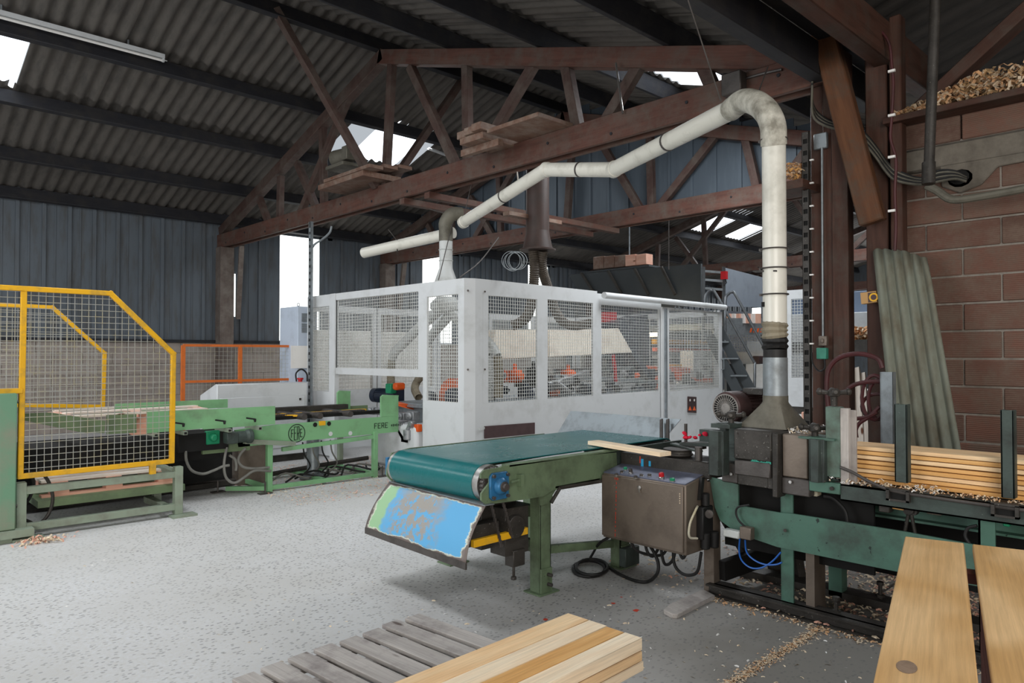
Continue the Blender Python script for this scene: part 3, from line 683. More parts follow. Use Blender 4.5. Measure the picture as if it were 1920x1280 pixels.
# head
b = B(); b.bb((3.96, 1.995, .875), (4.46, 2.235, 1.055)); hc = b.build('head_cover', M['dsteel'], pm, bevel=.008, label='black scratched cover with chipped turquoise edge')
M['turq'] = paint('turquoise_chips', '3aa08c', '2f6d60', .3, 20, .6)
b = B()
for i in range(26):
    y = 2.12 - i * .0048; b.box((3.9585, y, .874 + R.uniform(-.004, .004)), (.003, .006, R.uniform(.004, .014)))
b.build('paint_chips', M['turq'], hc, kind='stuff')
b = B(); b.bb((3.95, 2.0, .785), (4.2, 2.225, .872)); b.build('front_guard', M['msteel'], pm, bevel=.005)
b = B(); b.bb((3.99, 2.03, .72), (4.1, 2.225, .785)); b.bb((3.98, 1.99, .72), (4.1, 2.03, .82)); b.build('feed_bed', M['dsteel'], pm, bevel=.004)
b = B(); b.bb((3.955, 1.955, .68), (4.4, 1.99, 1.05)); b.build('column', M['dsteel'], pm, bevel=.005)
b = B(); b.bb((4.0, 1.80, .80), (4.46, 1.95, 1.045)); b.build('rear_cover', M['cab'], pm, bevel=.006, label='brownish steel cover')
for q_ in (((4.0, 1.79, .70), (4.1, 1.955, .797)), ((4.0, 2.23, .72), (4.1, 2.34, .84))): B().bb(*q_).build('bearing_block', M['msteel'], pm, bevel=.006)
b = B()
for x, y in ((1372, 888), (1483, 903)): q = P(x, y, X=3.995); b.cyl(q, q - V((.012, 0, 0)), .009, n=10)
b.build('bolt_heads', M['bsteel'], pm, kind='stuff')
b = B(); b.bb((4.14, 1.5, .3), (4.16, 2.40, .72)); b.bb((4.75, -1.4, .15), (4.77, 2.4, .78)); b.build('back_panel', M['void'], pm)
b = B(); b.bb((4.2, 1.99, .62), (4.26, 2.3, .68)); b.build('inner_shaft', M['dsteel'], pm)
def channel_post(x0, x1, y0, y1, X, mat='dkgreen'):
    a = P(x0, y0, X=X); c = P(x1, y1, X=X); w_ = a.y - c.y; b = B()
    prof = [(X, c.y), (X, c.y + .012), (X - .025, c.y + .02), (X - .025, a.y - .02), (X, a.y - .006), (X, a.y), (X + .012, a.y), (X + .012, c.y)]
    b.prism([(x, y, c.z) for x, y in prof], (0, 0, a.z - c.z)); b.bb((X, c.y - .002, c.z), (X + .07, c.y + .014, a.z)); return b.build('channel_post', M[mat], pm, bevel=.002)
channel_post(1328, 1356, 806, 892, 3.93); channel_post(1516, 1545, 822, 905, 3.96)
b = B(); b.bb((4.0, 1.62, .83), (4.06, 1.70, 1.215)); b.build('guide_post', paint('grimy_grey_green_paint', '5d7468', '46483f', .45, 7, .5), pm, bevel=.004)
b = B(); b.bb((4.0, 1.575, .8), (4.03, 1.618, 1.21)); b.bb((4.035, 1.55, .8), (4.05, 1.60, 1.2)); b.build('guide_strip', M['greywood'], pm)
b = B(); b.bb((3.97, 1.64, 1.03), (4.15, 1.84, 1.042)); b.build('arm_plate', M['pgreen'], pm)
def handwheel(p, r, name='star_handle'):
    b = B(); b.lathe(p, (0, 0, 1), [(.018, -.05), (.018, 0), (.032, .005), (.034, .03), (.02, .045)], n=12)
    for k in range(4):
        t = k * math.pi / 2 + .5; d = V((math.cos(t), math.sin(t), .12)); b.cyl(V(p) + V((0, 0, .018)), V(p) + V((0, 0, .018)) + d * r * .75, .010, .014, n=8); b.lathe(V(p) + V((0, 0, .018)) + d * r * .7, d, [(.008, 0), (.019, .008), (.02, .02), (.01, .03)], n=10)
    return b.build(name, M['dsteel'], pm)
handwheel((4.02, 1.66, 1.27), .085); handwheel((4.1, 2.33, 1.10), .085); handwheel((4.05, 1.78, 1.065), .08)
b = B(); b.bb((3.98, 2.27, 1.05), (4.2, 2.40, 1.075)); b.bb((4.0, 2.31, .9), (4.04, 2.35, 1.06)); b.bb((4.14, 2.2, .8), (4.2, 2.42, 1.04)); b.build('handle_bracket', M['dkgreen'], pm)
b = B(); b.lathe((4.05, 1.72, .93), (-1, 0, 0), [(.06, -.12), (.06, 0), (.03, .01), (.03, .05), (.012, .055)], n=20); b.prism(px([(1546, 850), (1585, 848), (1592, 868), (1575, 878), (1546, 873)], X=4.05), (.03, 0, 0)); b.build('press_roller', M['msteel'], pm, bevel=.003)
b = B(); b.bb((3.99, 1.62, .74), (4.1, 1.79, .80)); g = b.build('green_block', M['pgreen'], pm, bevel=.004)
b = B(); b.cyl((3.99, 1.66, .77), (3.978, 1.66, .77), .011, n=10); b.build('bolt_head', M['dsteel'], g)
# table
b = B(); b.bb((4.03, -1.6, .785), (4.75, 1.66, .805)); b.build('table_top', M['dsteel'], pm)
b = B(); b.bb((4.0, -1.6, .79), (4.06, 1.62, .80)); b.bb((4.0, -1.6, .71), (4.012, 1.62, .80)); b.bb((4.0, -1.6, .71), (4.05, 1.62, .718)); b.build('edge_channel', M['dkgreen'], pm)
B().tube(px([(1576, 876), (1600, 886), (1635, 905), (1680, 921), (1760, 934), (1860, 948), (1960, 962)], X=3.985), .009, n=8, smooth=5).build('curved_guide_bar', M['msteel'], pm)
for x in (1683, 1884):
    c = P(x, 929 + (x - 1683) * .145, X=3.975); b = B()
    b.bb((3.97, c.y - .055, c.z + .025), (4.0, c.y + .055, c.z + .035)); b.bb((3.97, c.y - .055, c.z - .03), (4.0, c.y + .055, c.z - .02)); b.bb((3.97, c.y + .04, c.z - .03), (4.0, c.y + .055, c.z + .03)); b.bb((3.97, c.y - .055, c.z - .03), (4.0, c.y - .04, c.z + .03)); b.bb((3.99, c.y - .05, c.z - .028), (3.995, c.y + .05, c.z + .03), mi=1)
    b.build('stake_bracket', [M['dsteel'], M['void']], pm)
def stake(x0, x1, yt, yb, X=4.01):
    a = P(x0, yt, X=X); c = P(x1, yb, X=X); b = B(); b.bb((X, c.y, c.z), (X + .01, a.y, a.z)); b.bb((X, c.y, c.z), (X + .055, c.y + .01, a.z)); b.bb((X, a.y - .01, c.z), (X + .055, a.y, a.z)); b.build('stake', M['dkgreen'], pm, bevel=.003)
stake(1676, 1702, 757, 906); stake(1875, 1903, 768, 936); stake(2010, 2040, 775, 962)
b = B(); b.bb((4.3, -1.6, .6), (4.34, 1.95, .68)); b.bb((4.24, -1.6, .6), (4.34, 1.95, .612)); b.build('lower_rail', M['pgreen'], pm)
b = B(); b.bb((4.26, -1.6, .5), (4.3, 1.95, .53)); b.build('lower_rail', M['dkgreen'], pm)
for x0, y0, x1, y1, m_, nm in ((1672, 941, 1694, 957, 'pine2', 'wooden_block'), (1737, 949, 1765, 967, 'cab', 'clamp_block'), (1647, 939, 1668, 962, 'dsteel', 'clamp_block'), (1513, 918, 1532, 931, 'beige', 'limit_switch'), (1880, 974, 1893, 988, 'greenb', 'indicator')):
    a, c = P(x0, y0, X=4.06), P(x1, y1, X=4.06); b = B(); b.bb((4.06, c.y, c.z), (4.12, a.y, a.z)); b.build(nm, M[m_], pm, bevel=.004)
b = B(); b.lathe(P(1706, 956, X=4.08), (-1, 0, 0), [(.034, -.05), (.034, 0), (.02, .0), (.02, .01)], n=16); b.tube(px([(1703, 965), (1700, 980), (1696, 1000)], X=4.08), .009, n=6, smooth=3); b.tube(px([(1709, 965), (1712, 980), (1716, 1000)], X=4.08), .009, n=6, smooth=3); b.build('pipe_clamp', M['dsteel'], pm)
B().tube(px([(1545, 930), (1560, 933), (1575, 945), (1586, 960), (1590, 985)], X=4.07), .010, n=8, smooth=4).build('cable', M['black'], pm); b = B(); b.tube(px([(1832, 985), (1815, 990), (1810, 1005), (1820, 1022)], X=4.05), .008, n=8, smooth=4); b.build('cable', M['black'], pm)
# deck block between belt and head, steel rollers
b = B(); b.bb((4.0, 2.42, .72), (4.28, 3.12, .825)); dk = b.build('outfeed_deck', M['dsteel'], pm, bevel=.006, label='dark steel outfeed deck splashed with chips')
M['cyan'] = paint('cyan_paint_drip', '2d9fd0', '2480a8', .1, 9, .5); M['orangered'] = paint('orange_red_paint', 'c8422e', 'a03a2c', .2, 9, .6)
b = B()
for x, y0, y1, w_, mi in ((1204, 860, 876, .01, 0), (1218, 864, 874, .008, 0), (1200, 855, 868, .004, 1)):
    a, c = P(x, y0, X=3.998), P(x, y1, X=3.998); b.bb((3.998, a.y - w_, c.z), (4.0, a.y + w_, a.z), mi=mi)
b.build('paint_drips', [M['cyan'], M['orangered']], dk)
b = B(); q = P(1272, 853, X=4.1); b.lathe((4.1, q.y, .828), (0, 0, 1), [(.06, 0), (.085, .003), (.095, .012), (.095, .02), (.088, .025), (.088, .038), (.098, .045), (.098, .05), (.04, .052)], n=32); b.build('guide_wheel', M['dsteel'], pm)
b = B(); q = P(1310, 870, X=4.05); b.cyl((4.05, q.y, .82), (4.05, q.y, .91), .024, n=16); b.build('vertical_roller', M['msteel'], pm)
b = B(); b.beam(P(1262, 831, X=4.2), P(1312, 846, X=4.08), .05, .01); b.beam((4.2, 2.75, .9), (4.15, 2.3, .93), .06, .02); b.bb((4.25, 2.45, .92), (4.32, 2.65, 1.0)); b.build('guide_arm', M['dkgreen'], pm)
b = B(); q = P(1286, 835, X=4.25); b.cyl((4.25, q.y, .84), (4.25, q.y, 1.03), .011, n=10); b.build('guide_rod', M['msteel'], pm)
rag = B()
for (x, y, s) in ((1282, 811, .02), (1286, 820, .024), (1295, 819, .016), (1303, 820, .018), (1312, 815, .012), (1321, 812, .02)):
    q = P(x, y, X=4.24); rag.lathe(q - V((0, 0, s * .6)), (R.uniform(-.5, .5), R.uniform(-1, 1), 1), [(s * .3, 0), (s, s * .4), (s * .7, s), (s * .2, s * 1.2)], n=8)
rag.build('red_rag_strip', M['ragred'], label='bright red rag strips tied on a short rod beside the planer', cat='rag')
M['silverg'] = paint('dusty_grille_wire', '8a8682', '5c5652', .3, 30, .6)
# motor on the planer
mt = thing('electric_motor', 'rusty finned electric motor with round fan grille on top of the planer', 'motor', (4.6, 2.45, 1.03))
mc = P(1359, 765, X=4.38); ax = V((1, -.06, 0)).normalized()
b = B(); b.lathe(mc, ax, [(.04, .012), (.088, .012), (.1, .012), (.108, .02), (.112, .05), (.112, .15), (.106, .16)], n=32); b.build('fan_cowl', M['motor'], mt)
b = B(); b.lathe(mc + ax * .16, ax, [(.095, 0), (.095, .24), (.1, .25), (.1, .28), (.06, .29), (.03, .3), (.03, .36)], n=24)
for i in range(28):
    t = 2 * math.pi * i / 28; r_ = V((0, math.cos(t), math.sin(t))); b.beam(mc + ax * .165 + r_ * .1, mc + ax * .4 + r_ * .1, .004, .022, up=r_)
b.build('finned_body', M['motor'], mt)
b = B(); b.lathe(mc + ax * .004, ax, [(.03, 0), (.034, .002), (.034, .01)], n=20)
for i in range(30):
    t = 2 * math.pi * i / 30; r_ = V((0, math.cos(t), math.sin(t))); b.beam(mc + r_ * .032 + ax * .006, mc + r_ * .09 + ax * .006, .0035, .006, up=ax)
b.tube(circ(mc + ax * .006, .091, (0, 1, 0), (0, 0, 1), 32), .005, n=6, closed=True); b.tube(circ(mc + ax * .006, .062, (0, 1, 0), (0, 0, 1), 32), .002, n=4, closed=True)
b.build('fan_grille', M['silverg'], mt)
B().cyl(mc + ax * .0095, mc + ax * .0115, .09, n=28).build('grille_backing', M['void'], mt)
b = B(); b.bb((4.4, 2.3, 1.0), (4.8, 2.6, 1.03)); b.bb((4.44, 2.36, 1.02), (4.5, 2.56, 1.09)); b.bb((4.68, 2.36, 1.02), (4.74, 2.56, 1.09)); b.bb((4.42, 2.34, .5), (4.48, 2.42, 1.0)); b.bb((4.7, 2.3, .03), (4.76, 2.4, 1.0)); b.bb((4.56, 2.36, mc.z + .09), (4.7, 2.5, mc.z + .13)); b.build('mount', M['dsteel'], mt)
# ---------------- control cabinet
cx0, cx1 = 3.8, 4.05; ct = thing('control_cabinet', 'grimy steel control cabinet with push buttons on its sloping top', 'cabinet', (3.92, 2.8, .28))
ya, yb = 2.465, 3.115
b = B(); b.prism([(cx0, ya, .275), (cx0, ya, .705), (cx1, ya, .75), (cx1, ya, .275)], (0, yb - ya, 0)); b.build('body', M['cab'], ct, bevel=.008, seg=2)
b = B(); b.bb((cx0 - .012, ya + .015, .29), (cx0 - .002, yb - .0, .695)); dr = b.build('door', M['cab'], ct, bevel=.006, seg=2)
b = B(); q = P(1199, 914, X=cx0 - .02); b.lathe(q + V((.008, 0, 0)), (-1, 0, 0), [(.013, 0), (.013, .012), (.006, .014)], n=14); b.beam(q + V((-.004, .005, .012)), q + V((-.004, -.005, -.03)), .008, .006); b.build('lock', M['bsteel'], dr)
b = B()
for i in range(14):
    z = .31 + i * .0285; b.box((cx0 - .0135, 3.0 - .001 * i, z), (.002, .004, R.uniform(.010, .026)))
for i in range(3): b.box((cx0 - .0135, 3.0 - .012 * i, .682), (.002, .004, .014))
b.build('red_scratch_marks', M['orangered'], dr, kind='stuff')
b = B()
for i in range(5): b.box((cx0 - .0135, ya + .035, .65 - i * .014), (.002, .005, .007))
b.build('white_tally_marks', M['shavp'], dr, kind='stuff')
b = B(); sl = math.atan(.045 / .25); rt = Matrix.Rotation(-sl, 3, 'Y'); b.box(((cx0 + cx1) / 2, (ya + yb) / 2, .7305), (.25, yb - ya - .01, .006), rt); b.build('button_panel', M['cabtop'], ct)
def btn(x, y, r, h, m_, name='push_button', ring=True):
    q = P(x, y, z=.73); q.z = .705 + (q.x - cx0) * .18 + .003; nrm = V((-.18, 0, 1)).normalized(); b = B()
    if ring: b.lathe(q, nrm, [(r * 1.15, 0), (r * 1.15, h * .4), (r * .9, h * .5)], n=14, mi=0)
    b.lathe(q + nrm * (h * .4 if ring else 0), nrm, [(r, 0), (r, h * .6), (r * .7, h * .75)], n=14, mi=1); b.build(name, [M['bsteel'], M[m_]], ct)
btn(1156, 884, .012, .014, 'msteel'); btn(1166, 882, .011, .014, 'msteel'); btn(1173, 880, .013, .02, 'greenb'); btn(1183, 884, .013, .03, 'msteel', 'selector_switch'); btn(1192, 889, .013, .014, 'msteel'); btn(1203, 888, .012, .014, 'msteel'); btn(1218, 889, .013, .016, 'msteel')
btn(1241, 893, .017, .036, 'red', 'emergency_stop_button'); btn(1261, 897, .016, .02, 'greenb')
b = B(); b.bb((cx1 - .14, ya - .05, .36), (cx1 - .02, ya, .56)); b.cyl((cx1 - .08, ya - .03, .56), (cx1 - .08, ya - .03, .64), .026, n=12); b.cyl((cx1 - .10, ya - .04, .40), (cx1 - .10, ya - .04, .30), .03, n=12); b.cyl((cx1 - .03, ya - .06, .40), (cx1 - .03, ya - .06, .30), .03, n=12)
fr = b.build('air_regulator', M['black'], ct, bevel=.006)
b = B(); q = P(1330, 968, X=3.95); b.lathe((3.97, ya - .06, .52), (-.9, -.4, 0), [(.026, 0), (.026, .03), (.02, .032)], n=18); b.build('gauge', M['msteel'], fr)
b = B(); b.prism([(cx0 + .13, ya - .004, .66), (cx0 + .145, ya - .004, .74), (cx0 + .175, ya - .004, .735), (cx0 + .15, ya - .004, .62), (cx0 + .12, ya - .004, .60)], (0, -.02, 0)); b.build('side_lever', M['black'], ct)
b = B(); b.tube([(3.88, ya - .03, .57), (3.83, ya - .05, .56), (3.78, ya - .04, .48), (3.79, ya - .03, .40), (3.86, ya - .04, .38)], .007, n=8, smooth=5); b.build('clear_hose', M['beige'], ct)
# ---- valve block and blue air lines on the side plate
vb = thing('air_valve', 'small white air valve block on the green side plate with blue hoses', 'valve', (3.98, 2.2, .4))
a, c = P(1358, 990, X=3.97), P(1388, 1010, X=3.97); b = B(); b.bb((3.95, c.y, c.z), (4.0, a.y, a.z)); b.build('body', M['tin'], vb, bevel=.006)
a, c = P(1388, 986, X=3.97), P(1409, 1013, X=3.97); b = B(); b.bb((3.96, c.y, c.z), (4.01, a.y, a.z)); b.build('solenoid', M['cab'], vb, bevel=.004)
for pts in ([(1387, 1008), (1386, 1035), (1392, 1052), (1408, 1064), (1428, 1064), (1448, 1052), (1464, 1035)], [(1397, 1012), (1400, 1035), (1415, 1050), (1435, 1058), (1455, 1058), (1466, 1054)]):
    B().tube(px(pts, X=4.0), .005, n=6, smooth=6).build('blue_air_hose', M['hoseblue'], vb)
B().tube(px([(1398, 988), (1385, 975), (1380, 960), (1385, 950), (1405, 946)], X=3.99), .006, n=6, smooth=6).build('cable', M['black'], vb)
# ---- black cables under the cabinet
cb = thing('cable_loop', 'black cable coiled in a loop on the floor under the control cabinet', 'cable', (3.75, 3.3, 0))
loop = [P(1104 + 30 * math.cos(t), 1066 + 15 * math.sin(t), z=.012) for t in [i * 2 * math.pi / 20 for i in range(20)]]
b = B(); b.tube(loop, .011, n=8, closed=True); b.tube([p + V((.01, -.02, .014)) for p in loop], .011, n=8, closed=True); b.build('coil', M['black'], cb)
b = B(); b.tube([(3.86, 3.08, .28), (3.82, 3.16, .22), P(1110, 1040, z=.06), P(1104, 1051, z=.014)], .009, n=8, smooth=6); b.build('cable', M['black'], cb)
b = B(); b.tube([P(1134, 1058, z=.012), P(1160, 1075, z=.012), P(1190, 1088, z=.012), P(1215, 1090, z=.02), P(1232, 1075, X=3.86), P(1234, 1055, X=3.87), P(1226, 1035, X=3.88), P(1216, 1018, X=3.9)], .011, n=8, smooth=6); b.build('cable', M['black'], cb)
for k, pts in enumerate(([(1180, 1010), (1190, 1028), (1210, 1038), (1240, 1040), (1255, 1030)], [(1208, 1020), (1214, 1034), (1225, 1042), (1240, 1040)], [(1238, 1030), (1244, 1052), (1252, 1058), (1262, 1048), (1268, 1035)], [(1262, 1035), (1264, 1055), (1275, 1072), (1292, 1078), (1308, 1070), (1315, 1058)], [(1271, 1040), (1280, 1046), (1290, 1040)])):
    p_ = px(pts, X=3.93); p_[0].z = p_[-1].z = .28
    B().tube(p_, .010, n=8, smooth=6).build('hanging_cable', M['black'], label='black cable loop hanging below the control cabinet, ' + ['far left', 'second from the left', 'middle narrow', 'widest one at the right', 'short one at the right corner'][k], cat='cable', group='cable loops under the cabinet')
# timber offcut on the floor
b = B(); b.prism([P(1244, 1151, z=0), P(1260, 1160, z=0), P(1270, 1160, z=0), P(1341, 1124, z=0), P(1318, 1112, z=0), P(1256, 1140, z=0)], (0, 0, .028)); b.build('timber_offcut', M['greywood'], label='short dirty wooden board lying on the floor at the planer foot', cat='board', bevel=.004)
# ---------------- planks on the infeed table, the plank on the deck
names = ['topmost', 'second from the top', 'third from the top', 'fourth from the top', 'fifth from the top', 'sixth from the top', 'seventh from the top', 'lowest']
z = 1.0
for i in range(8):
    h = .0205; off = R.uniform(-.006, .01); zz = 1.0 - i * .0236 - (.003 if i > 2 else 0)
    B().bb((4.1 + off, -1.5 + R.uniform(-.1, .1), zz - h), (4.33 + off, 1.66 + R.uniform(-.012, .0), zz)).build('pine_plank', M[['pine', 'pine2', 'pine', 'pine2', 'pine2', 'pine', 'pine2', 'pine2'][i]], label='long pine plank stacked behind the stakes of the infeed table, %s' % names[i], cat='plank', group='planks on the infeed table', bevel=.002)
b = B(); b.beam(P(1112, 829, z=.872), P(1248, 851, z=.872), .1, .028); b.build('pine_plank', M['pine3'], label='single pale plank lying across the belt end into the planer', cat='plank', bevel=.002)
# ---------------- pallet and timber stack, bottom centre
Fh = V((math.cos(AZ), math.sin(AZ), 0)); Rh = V((math.sin(AZ), -math.cos(AZ), 0))
def G(lat, fw, z=0): return Rh * lat + Fh * fw + V((0, 0, z))
pa = (Rh * -.665 + Fh * -.747); pb = (Rh * .747 + Fh * -.665)
pal = thing('wooden_pallet', 'weathered grey slatted pallet on the floor under the fresh timbers', 'pallet', G(-.4, 3.1))
s0 = P(782, 1149, z=.144) - V((0, 0, .011))
for i in range(9):
    o = s0 + pa * (i * .133 + .04) + pb * R.uniform(-.012, .012); wd = .098
    B().beam(o, o + pb * 1.15, wd, .02).build('slat', M['greywood'], pal, bevel=.002)
for k, t in enumerate((.06, .56, 1.06)):
    B().beam(s0 + pb * t + pa * -.03 + V((0, 0, -.022)), s0 + pb * t + pa * 1.15 + V((0, 0, -.022)), .09, .02).build('stringer_board', M['greywood'], pal)
    for u in (.0, .52, 1.05):
        q = s0 + pb * t + pa * (u + .02); B().box((q.x, q.y, .061), (.1, .1, .076), Matrix.Rotation(math.atan2(pa.y, pa.x), 3, 'Z')).build('block', M['greywood'], pal)
    B().beam(V((s0 + pb * t + pa * -.03)[:2] + (.0115,)), V((s0 + pb * t + pa * 1.15)[:2] + (.0115,)), .09, .02).build('bottom_board', M['greywood'], pal)
e0, e1 = P(1065, 1148, z=.30), P(1206.5, 1194, z=.30)
wv = (e1 - e0); wdv = wv.normalized(); la = V((-wdv.y, wdv.x, 0));
if la.dot(pa) < 0: la = -la
W_ = wv.length
lay = [('topmost layer', .245, .055), ('middle layer', .201, .043), ('bottom layer', .156, .043)]
pos_n = ['farthest from the camera', 'second from the far edge', 'third from the far edge', 'nearest the camera']
for j, (ln, zb, h) in enumerate(lay):
    for i in range(4):
        w0, w1 = W_ * i / 4 + .0015, W_ * (i + 1) / 4 - .0015
        if j == 0: w0, w1 = W_ * [0, .3, .55, .78][i] + .001, W_ * [.3, .55, .78, 1][i] - .0015
        o = e0 + wdv * ((w0 + w1) / 2) + la * R.uniform(-.004, .01); zc = zb + h / 2
        B().beam((o.x, o.y, zc), (o.x + la.x * 1.5, o.y + la.y * 1.5, zc), w1 - w0, h - .002).build('pine_beam', M[['pine', 'pine3', 'pine2', 'pine3'][(i + j) % 4]], label='square-sawn pine beam on the grey pallet, %s, %s' % (ln, pos_n[i]), cat='beam', group='pine beams on the pallet', bevel=.003)
# ---------------- two wide boards at the right edge on a pile
u_ = (Rh * math.sin(math.radians(31)) + Fh * math.cos(math.radians(31)))
vv = V((u_.y, -u_.x, 0))
a0 = P(1697, 1005, z=.87); a1 = P(1807, 1013, z=.87); c0 = P(1823, 1018, z=.87)
wb = (a1 - a0).dot(vv); g0 = (c0 - a0).dot(vv)
M['board'] = wood('smooth_planed_board', 'e2bb88', 'b98848', ring=1.3, rough=.5, knots=False, bump=.08, contrast=1.1)
def wboard(o, w_, lab):
    b = B(); q = [o - u_ * 1.9, o, o + vv * w_, o + vv * w_ - u_ * 1.9]; r_ = R.random() * 9
    lo = [V((p.x, p.y, .842)) for p in q]; hi = [V((p.x, p.y, .87)) for p in q]
    gl = [(x + r_, y, z) for z in (0, .028) for x, y in ((1.9, 0), (0, 0), (0, w_), (1.9, w_))]
    b.hexa(lo + hi, gl); b.build('wide_board', M['board'], label=lab, cat='board', bevel=.003)
wboard(a0, wb, 'wide planed board at the right edge, with an oval knot, left one of two')
kb = C.objects[-1]; kc = P(1700, 1250, z=.8704); kt = [kc + u_ * (.034 * math.cos(t)) + vv * (.019 * math.sin(t)) for t in [i * math.pi / 10 for i in range(20)]]
B().prism(kt, (0, 0, .0006)).build('knot', paint('grey_brown_knot', '8b7460', '6f5a48', .4, 40, .6), kb, ang=0)
wboard(a0 + vv * g0, wb + .02, 'wide planed board cut off by the right picture edge')
pile = thing('timber_pile', 'dark reddish timber pile carrying the two wide boards', 'timber pile', (a0 + vv * .3 - u_ * 1)[:2] + (0,))
for k in range(9):
    zc = .045 + k * .09; w0 = .215
    for s_ in range(3):
        o = a0 + vv * (w0 + s_ * .2 + .09) - u_ * (.12 + .01 * (k % 3)); B().beam((o.x, o.y, zc), (o.x - u_.x * 1.7, o.y - u_.y * 1.7, zc), .185, .084).build('timber', M['redwood'], pile, bevel=.004)
for t in (.25, 1.2):
    o = a0 + vv * .02 - u_ * t; B().beam((o.x, o.y, .826), (o.x + vv.x * .75, o.y + vv.y * .75, .826), .06, .03).build('bearer', M['redwood'], pile)
# ================================================================ WHITE MESH ENCLOSURE
M['wgrey'] = paint('light_grey_powder_coat', 'cdcfd0', 'b2b3b1', .25, 3, .45, 0, .03, spec=.4)
M['wwire'] = paint('light_grey_wire', 'cccdc9', 'a5a59f', .25, 8, .5)
M['maroon'] = paint('dark_maroon_slot', '4c3838', '3b2c2c', .3, 9, .6)
M['orange'] = paint('orange_machine_cover', 'd8571c', 'a8481e', .2, 6, .45)
M['navy'] = paint('navy_motor_paint', '1c2636', '30343c', .3, 8, .4)
M['silver'] = paint('cast_aluminium', '9a9c9e', '5d5e60', .35, 12, .4, .6, .2)
M['beigeh'] = paint('dusty_beige_hood', 'c9bfb0', 'a8968a', .3, 3, .6)
M['flex'] = paint('ribbed_flexible_hose', '8d8471', '5e574a', .35, 9, .6); M['flexb'] = paint('brown_flexible_hose', '4f463d', '2f2a26', .35, 9, .6)
E0, E1 = V((5.62, 6.33, 0)), V((11.4, 6.62, 0)); Ed = (E1 - E0).normalized(); En = V((-Ed.y, Ed.x, 0))
def PE(x, y, o=0):
    r = P(x, y, d=1) - CAM; p0 = E0 + En * o; return CAM + r * ((p0 - CAM).dot(En) / r.dot(En))
enc = thing('machine_enclosure', 'light grey safety enclosure of steel panels with wire mesh windows', 'enclosure', (8, 8, 0))
ZT = 2.385
def framepanel(name, pf, outer, inner, nrm, t=.03, mesh=.042, o_solid=None):
    """outer/inner: (u0,u1,z0,z1) with pf(u,z)->world"""
    u0, u1, z0, z1 = outer; b = B()
    if inner:
        a0, a1, c0, c1 = inner
        for q in ((u0, u1, c1, z1), (u0, u1, z0, c0), (u0, a0, c0, c1), (a1, u1, c0, c1)): b.prism([pf(q[0], q[2]), pf(q[1], q[2]), pf(q[1], q[3]), pf(q[0], q[3])], nrm * t)
    else: b.prism([pf(u0, z0), pf(u1, z0), pf(u1, z1), pf(u0, z1)], nrm * t)
    p = b.build(name, M['wgrey'], enc, ang=20)
    if inner:
        o = pf(a0, c0) + nrm * t * .5
        B().grid(o, pf(a1, c0) - pf(a0, c0), (0, 0, 1), (pf(a1, c0) - pf(a0, c0)).length, c1 - c0, mesh, .0039).build('wire_mesh', M['wwire'], p, kind='stuff', ang=0)
    return p
XL = 5.3
fL = lambda u, z: V((XL, u, z)); nL = V((1, 0, 0))
yy_ = lambda x, y=650: P(x, y, X=XL).y
zz_ = lambda x, y: P(x, y, X=XL).z
ztw = 1.5 + (665 - 551) / 1350 * (5.3 / (math.cos(AZ) + (700 - 960) / 1350 * math.sin(AZ)))
framepanel('mesh_panel', fL, (yy_(870), yy_(793), .03, ZT), (yy_(858.5), yy_(800.5), zz_(830, 753), zz_(830, 553.5)), nL)
zb, zr = zz_(700, 691), zz_(700, 703.5)
framepanel('mesh_panel', fL, (yy_(793), yy_(624), zr, ZT), (yy_(784), yy_(630), zb, zz_(700, 555)), nL)
framepanel('mesh_panel', fL, (yy_(624), yy_(576), .03, ZT), (yy_(617), yy_(581), zz_(600, 733), zz_(600, 575)), nL)
B().bb((XL - .02, yy_(630), 0), (XL + .05, yy_(621), ZT)).build('post', M['wgrey'], enc)
# corner
c0 = V((XL, yy_(870), 0)); c1 = V((XL + .12, yy_(870) - .06, 0)); c2 = E0.copy()
b = B(); b.prism([c0, c1, c1 + V((.02, .03, 0)), c0 + V((.02, .03, 0))], (0, 0, ZT)); b.prism([c1, c2, c2 + V((0, .03, 0)), c1 + V((.02, .03, 0))], (0, 0, ZT)); b.build('corner_post', M['wgrey'], enc, ang=20)
b = B()
for z in (2.24, 1.33, .45):
    for q in (c0.lerp(c1, .35), c1.lerp(c2, .75)): b.cyl(q + V((0, 0, z)), q + V((-.012, -.012, z)), .012, n=8)
b.build('bolt_heads', M['msteel'], enc, kind='stuff')
# right face
uE = lambda x, y=650: (PE(x, y) - E0).dot(Ed); fE = lambda u, z: V((E0.x + Ed.x * u, E0.y + Ed.y * u, z))
zE = lambda x, y: PE(x, y).z
framepanel('mesh_panel', fE, (0, uE(1017), .03, ZT), (uE(906), uE(1007.5), zE(906, 756), zE(906, 552.5)), En)
framepanel('mesh_panel', fE, (uE(1017), uE(1120), .03, ZT), (uE(1026.5), uE(1112), zE(1070, 744.5), zE(1070, 564.5)), En)
fE2 = lambda u, z: fE(u, z) - En * .05
zt3 = ZT - .11
framepanel('mesh_panel', fE, (uE(1120), uE(1240), .03, ZT - .03), (uE(1128), uE(1236), zE(1180, 736.5), zE(1180, 575)), En)
dr = framepanel('sliding_door', fE2, (uE(1237), uE(1349), .08, zE(1300, 581)), (uE(1250), uE(1344), zE(1300, 730), zE(1300, 584.5)), En)
b = B(); b.prism([fE2(uE(1240), .03), fE2(uE(1243), .03), fE2(uE(1243), 2.22), fE2(uE(1240), 2.22)], -En * .03); b.build('door_edge', M['galv'], dr)
b = B(); q = fE2(uE(1347), 0); b.tube([q + V((0, 0, 1.42)), q + V((0, 0, 1.42)) - En * .05, q + V((0, 0, 1.25)) - En * .05, q + V((0, 0, 1.25))], .009, n=8); b.build('door_handle', M['galv'], dr)
